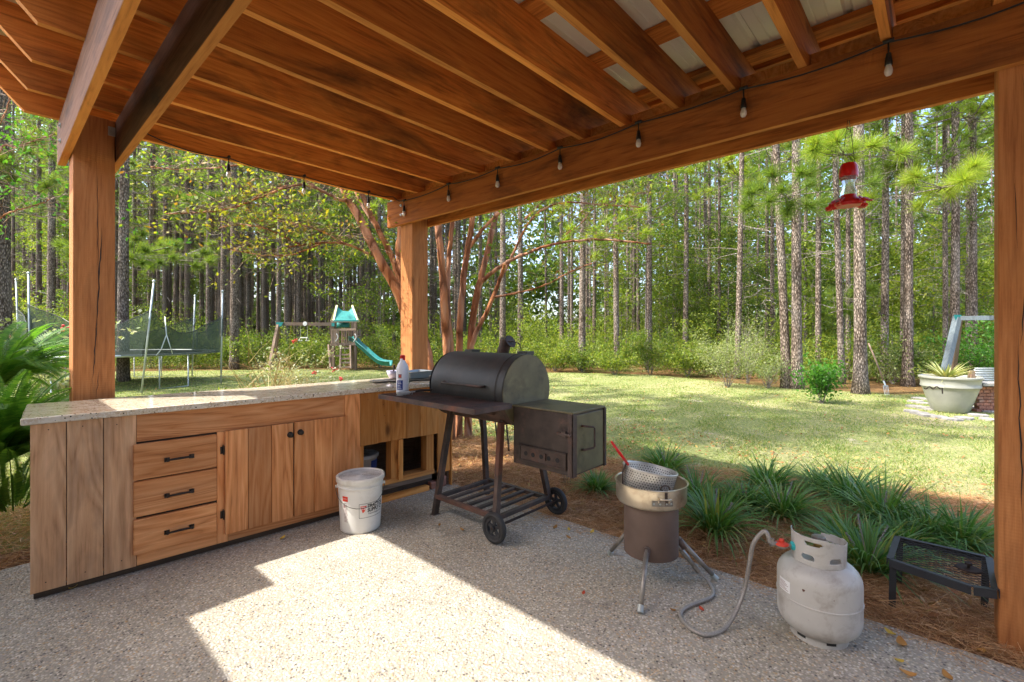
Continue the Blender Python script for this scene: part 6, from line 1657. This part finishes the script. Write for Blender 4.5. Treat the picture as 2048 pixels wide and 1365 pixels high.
link_mesh('blades', np_mesh('blades', V, F), MAT['yucca_leaf'], yq)
gl = thing('garland', 'little wrought wire charm hanging on the front of the planter', 'ornament', tuple(P(1870, 776, 7.42)))
m = MB(); pts = [P(1848 + k * 3, 776 + 2.5 * math.sin(k * 1.3), 7.38) for k in range(12)]; m.tube(catmull(pts, 3), .008, 5); m.tube([P(1884, 776, 7.38), P(1885, 788, 7.38)], .009, 5); m.build('wire', MAT['rust_dark'], gl)
# stone paving slabs under it
pv_ = thing('stone_paving', 'pale irregular flagstones stepping towards the planter', 'paving', tuple(G(1860, 815, -.04)))
r = random.Random(3)
for k, (px, py) in enumerate([(1822, 822), (1838, 826), (1855, 830), (1828, 812), (1845, 815), (1862, 818), (1832, 803), (1850, 806), (1838, 796), (1855, 798), (1880, 834), (1905, 838), (1930, 836), (1955, 830), (1975, 822), (1955, 815), (1975, 838), (1990, 812)]):
    g = G(px, py, -.02); m = MB(); N = 7; R_ = .125; pts = [(g.x + R_ * r.uniform(.8, 1.1) * math.cos(6.283 * i / N), g.y + R_ * r.uniform(.8, 1.15) * math.sin(6.283 * i / N)) for i in range(N)]
    z = -.012 + r.uniform(-.006, .01); m.hexa([(x, y, -.06) for x, y in pts], [(x, y, z) for x, y in pts]); m.build('flagstone', MAT['stone_grey'], pv_, bevel=.004)
# brick seat with corrugated back
bq = G(1985, 822, -.045); be = thing('brick_seat', 'brick pier and corrugated metal panel seen beside the right post', 'bench', (bq.x, bq.y, -.045))
for row in range(8):
    for cix in range(3):
        x0 = 1954 + cix * 14 + (row % 2) * 5; y1 = 822 - row * 6.4; Zb = 8.3
        m = MB(); a = P(x0, y1, Zb); b = P(x0 + 13, y1, Zb); m.bar(a + FWD * .05, b + FWD * .05, .10, 5.6 / FPX * Zb); m.build('brick', MAT['brick_red'], be, bevel=.004)
m = MB(); m.bar(P(1950, 768, 8.25), P(2010, 768, 8.25), .30, .05); m.build('coping', MAT['stone_grey'], be, bevel=.006)
m = MB(); vs = []; fs = []; N = 40
for i in range(N + 1):
    y = 764 - 28 * i / N; o_ = FWD * (.012 * math.sin(i / N * 2 * math.pi * 6)); vs += [P(1949, y, 8.45) + o_, P(2010, y, 8.45) + o_]
for i in range(N): fs.append((2*i, 2*i+1, 2*i+3, 2*i+2))
m.add(vs, fs); cg = m.build('corrugated_panel', MAT['galvanised'], be, smooth=True); cg.modifiers.new('solid', 'SOLIDIFY').thickness = .004
m = MB(); m.bar(P(1943, 768, 8.3), P(1943, 742, 8.3), .07, .07, up=FWD); m.build('post', MAT['weathered_z'], be)
# garden fork leaning on the pine
gf = thing('garden_fork', 'long-handled garden fork leaning against the stoutest pine trunk', 'garden fork', tuple(G(1775, 792, -.04)))
m = MB(); m.tube([P(1737, 687, 10.6), P(1752, 722, 10.45), P(1767, 762, 10.3)], .017, 8); m.build('handle', MAT['weathered_z'], gf, smooth=True)
m = MB(); a = P(1767, 762, 10.3); b = P(1771, 772, 10.25); m.tube([a, b], .016, 8)
m.bar(b - RGT * .05, b + RGT * .05, .018, .018, up=FWD)
for k in (-1.5, -.5, .5, 1.5): m.tube([b + RGT * .032 * k, P(1774, 791, 10.1) + RGT * .03 * k], [.007, .003], 5)
m.build('tines', MAT['galvanised'], gf)
print('triangles', sum(len(me.loops) - 2 * len(me.polygons) for me in bpy.data.meshes))
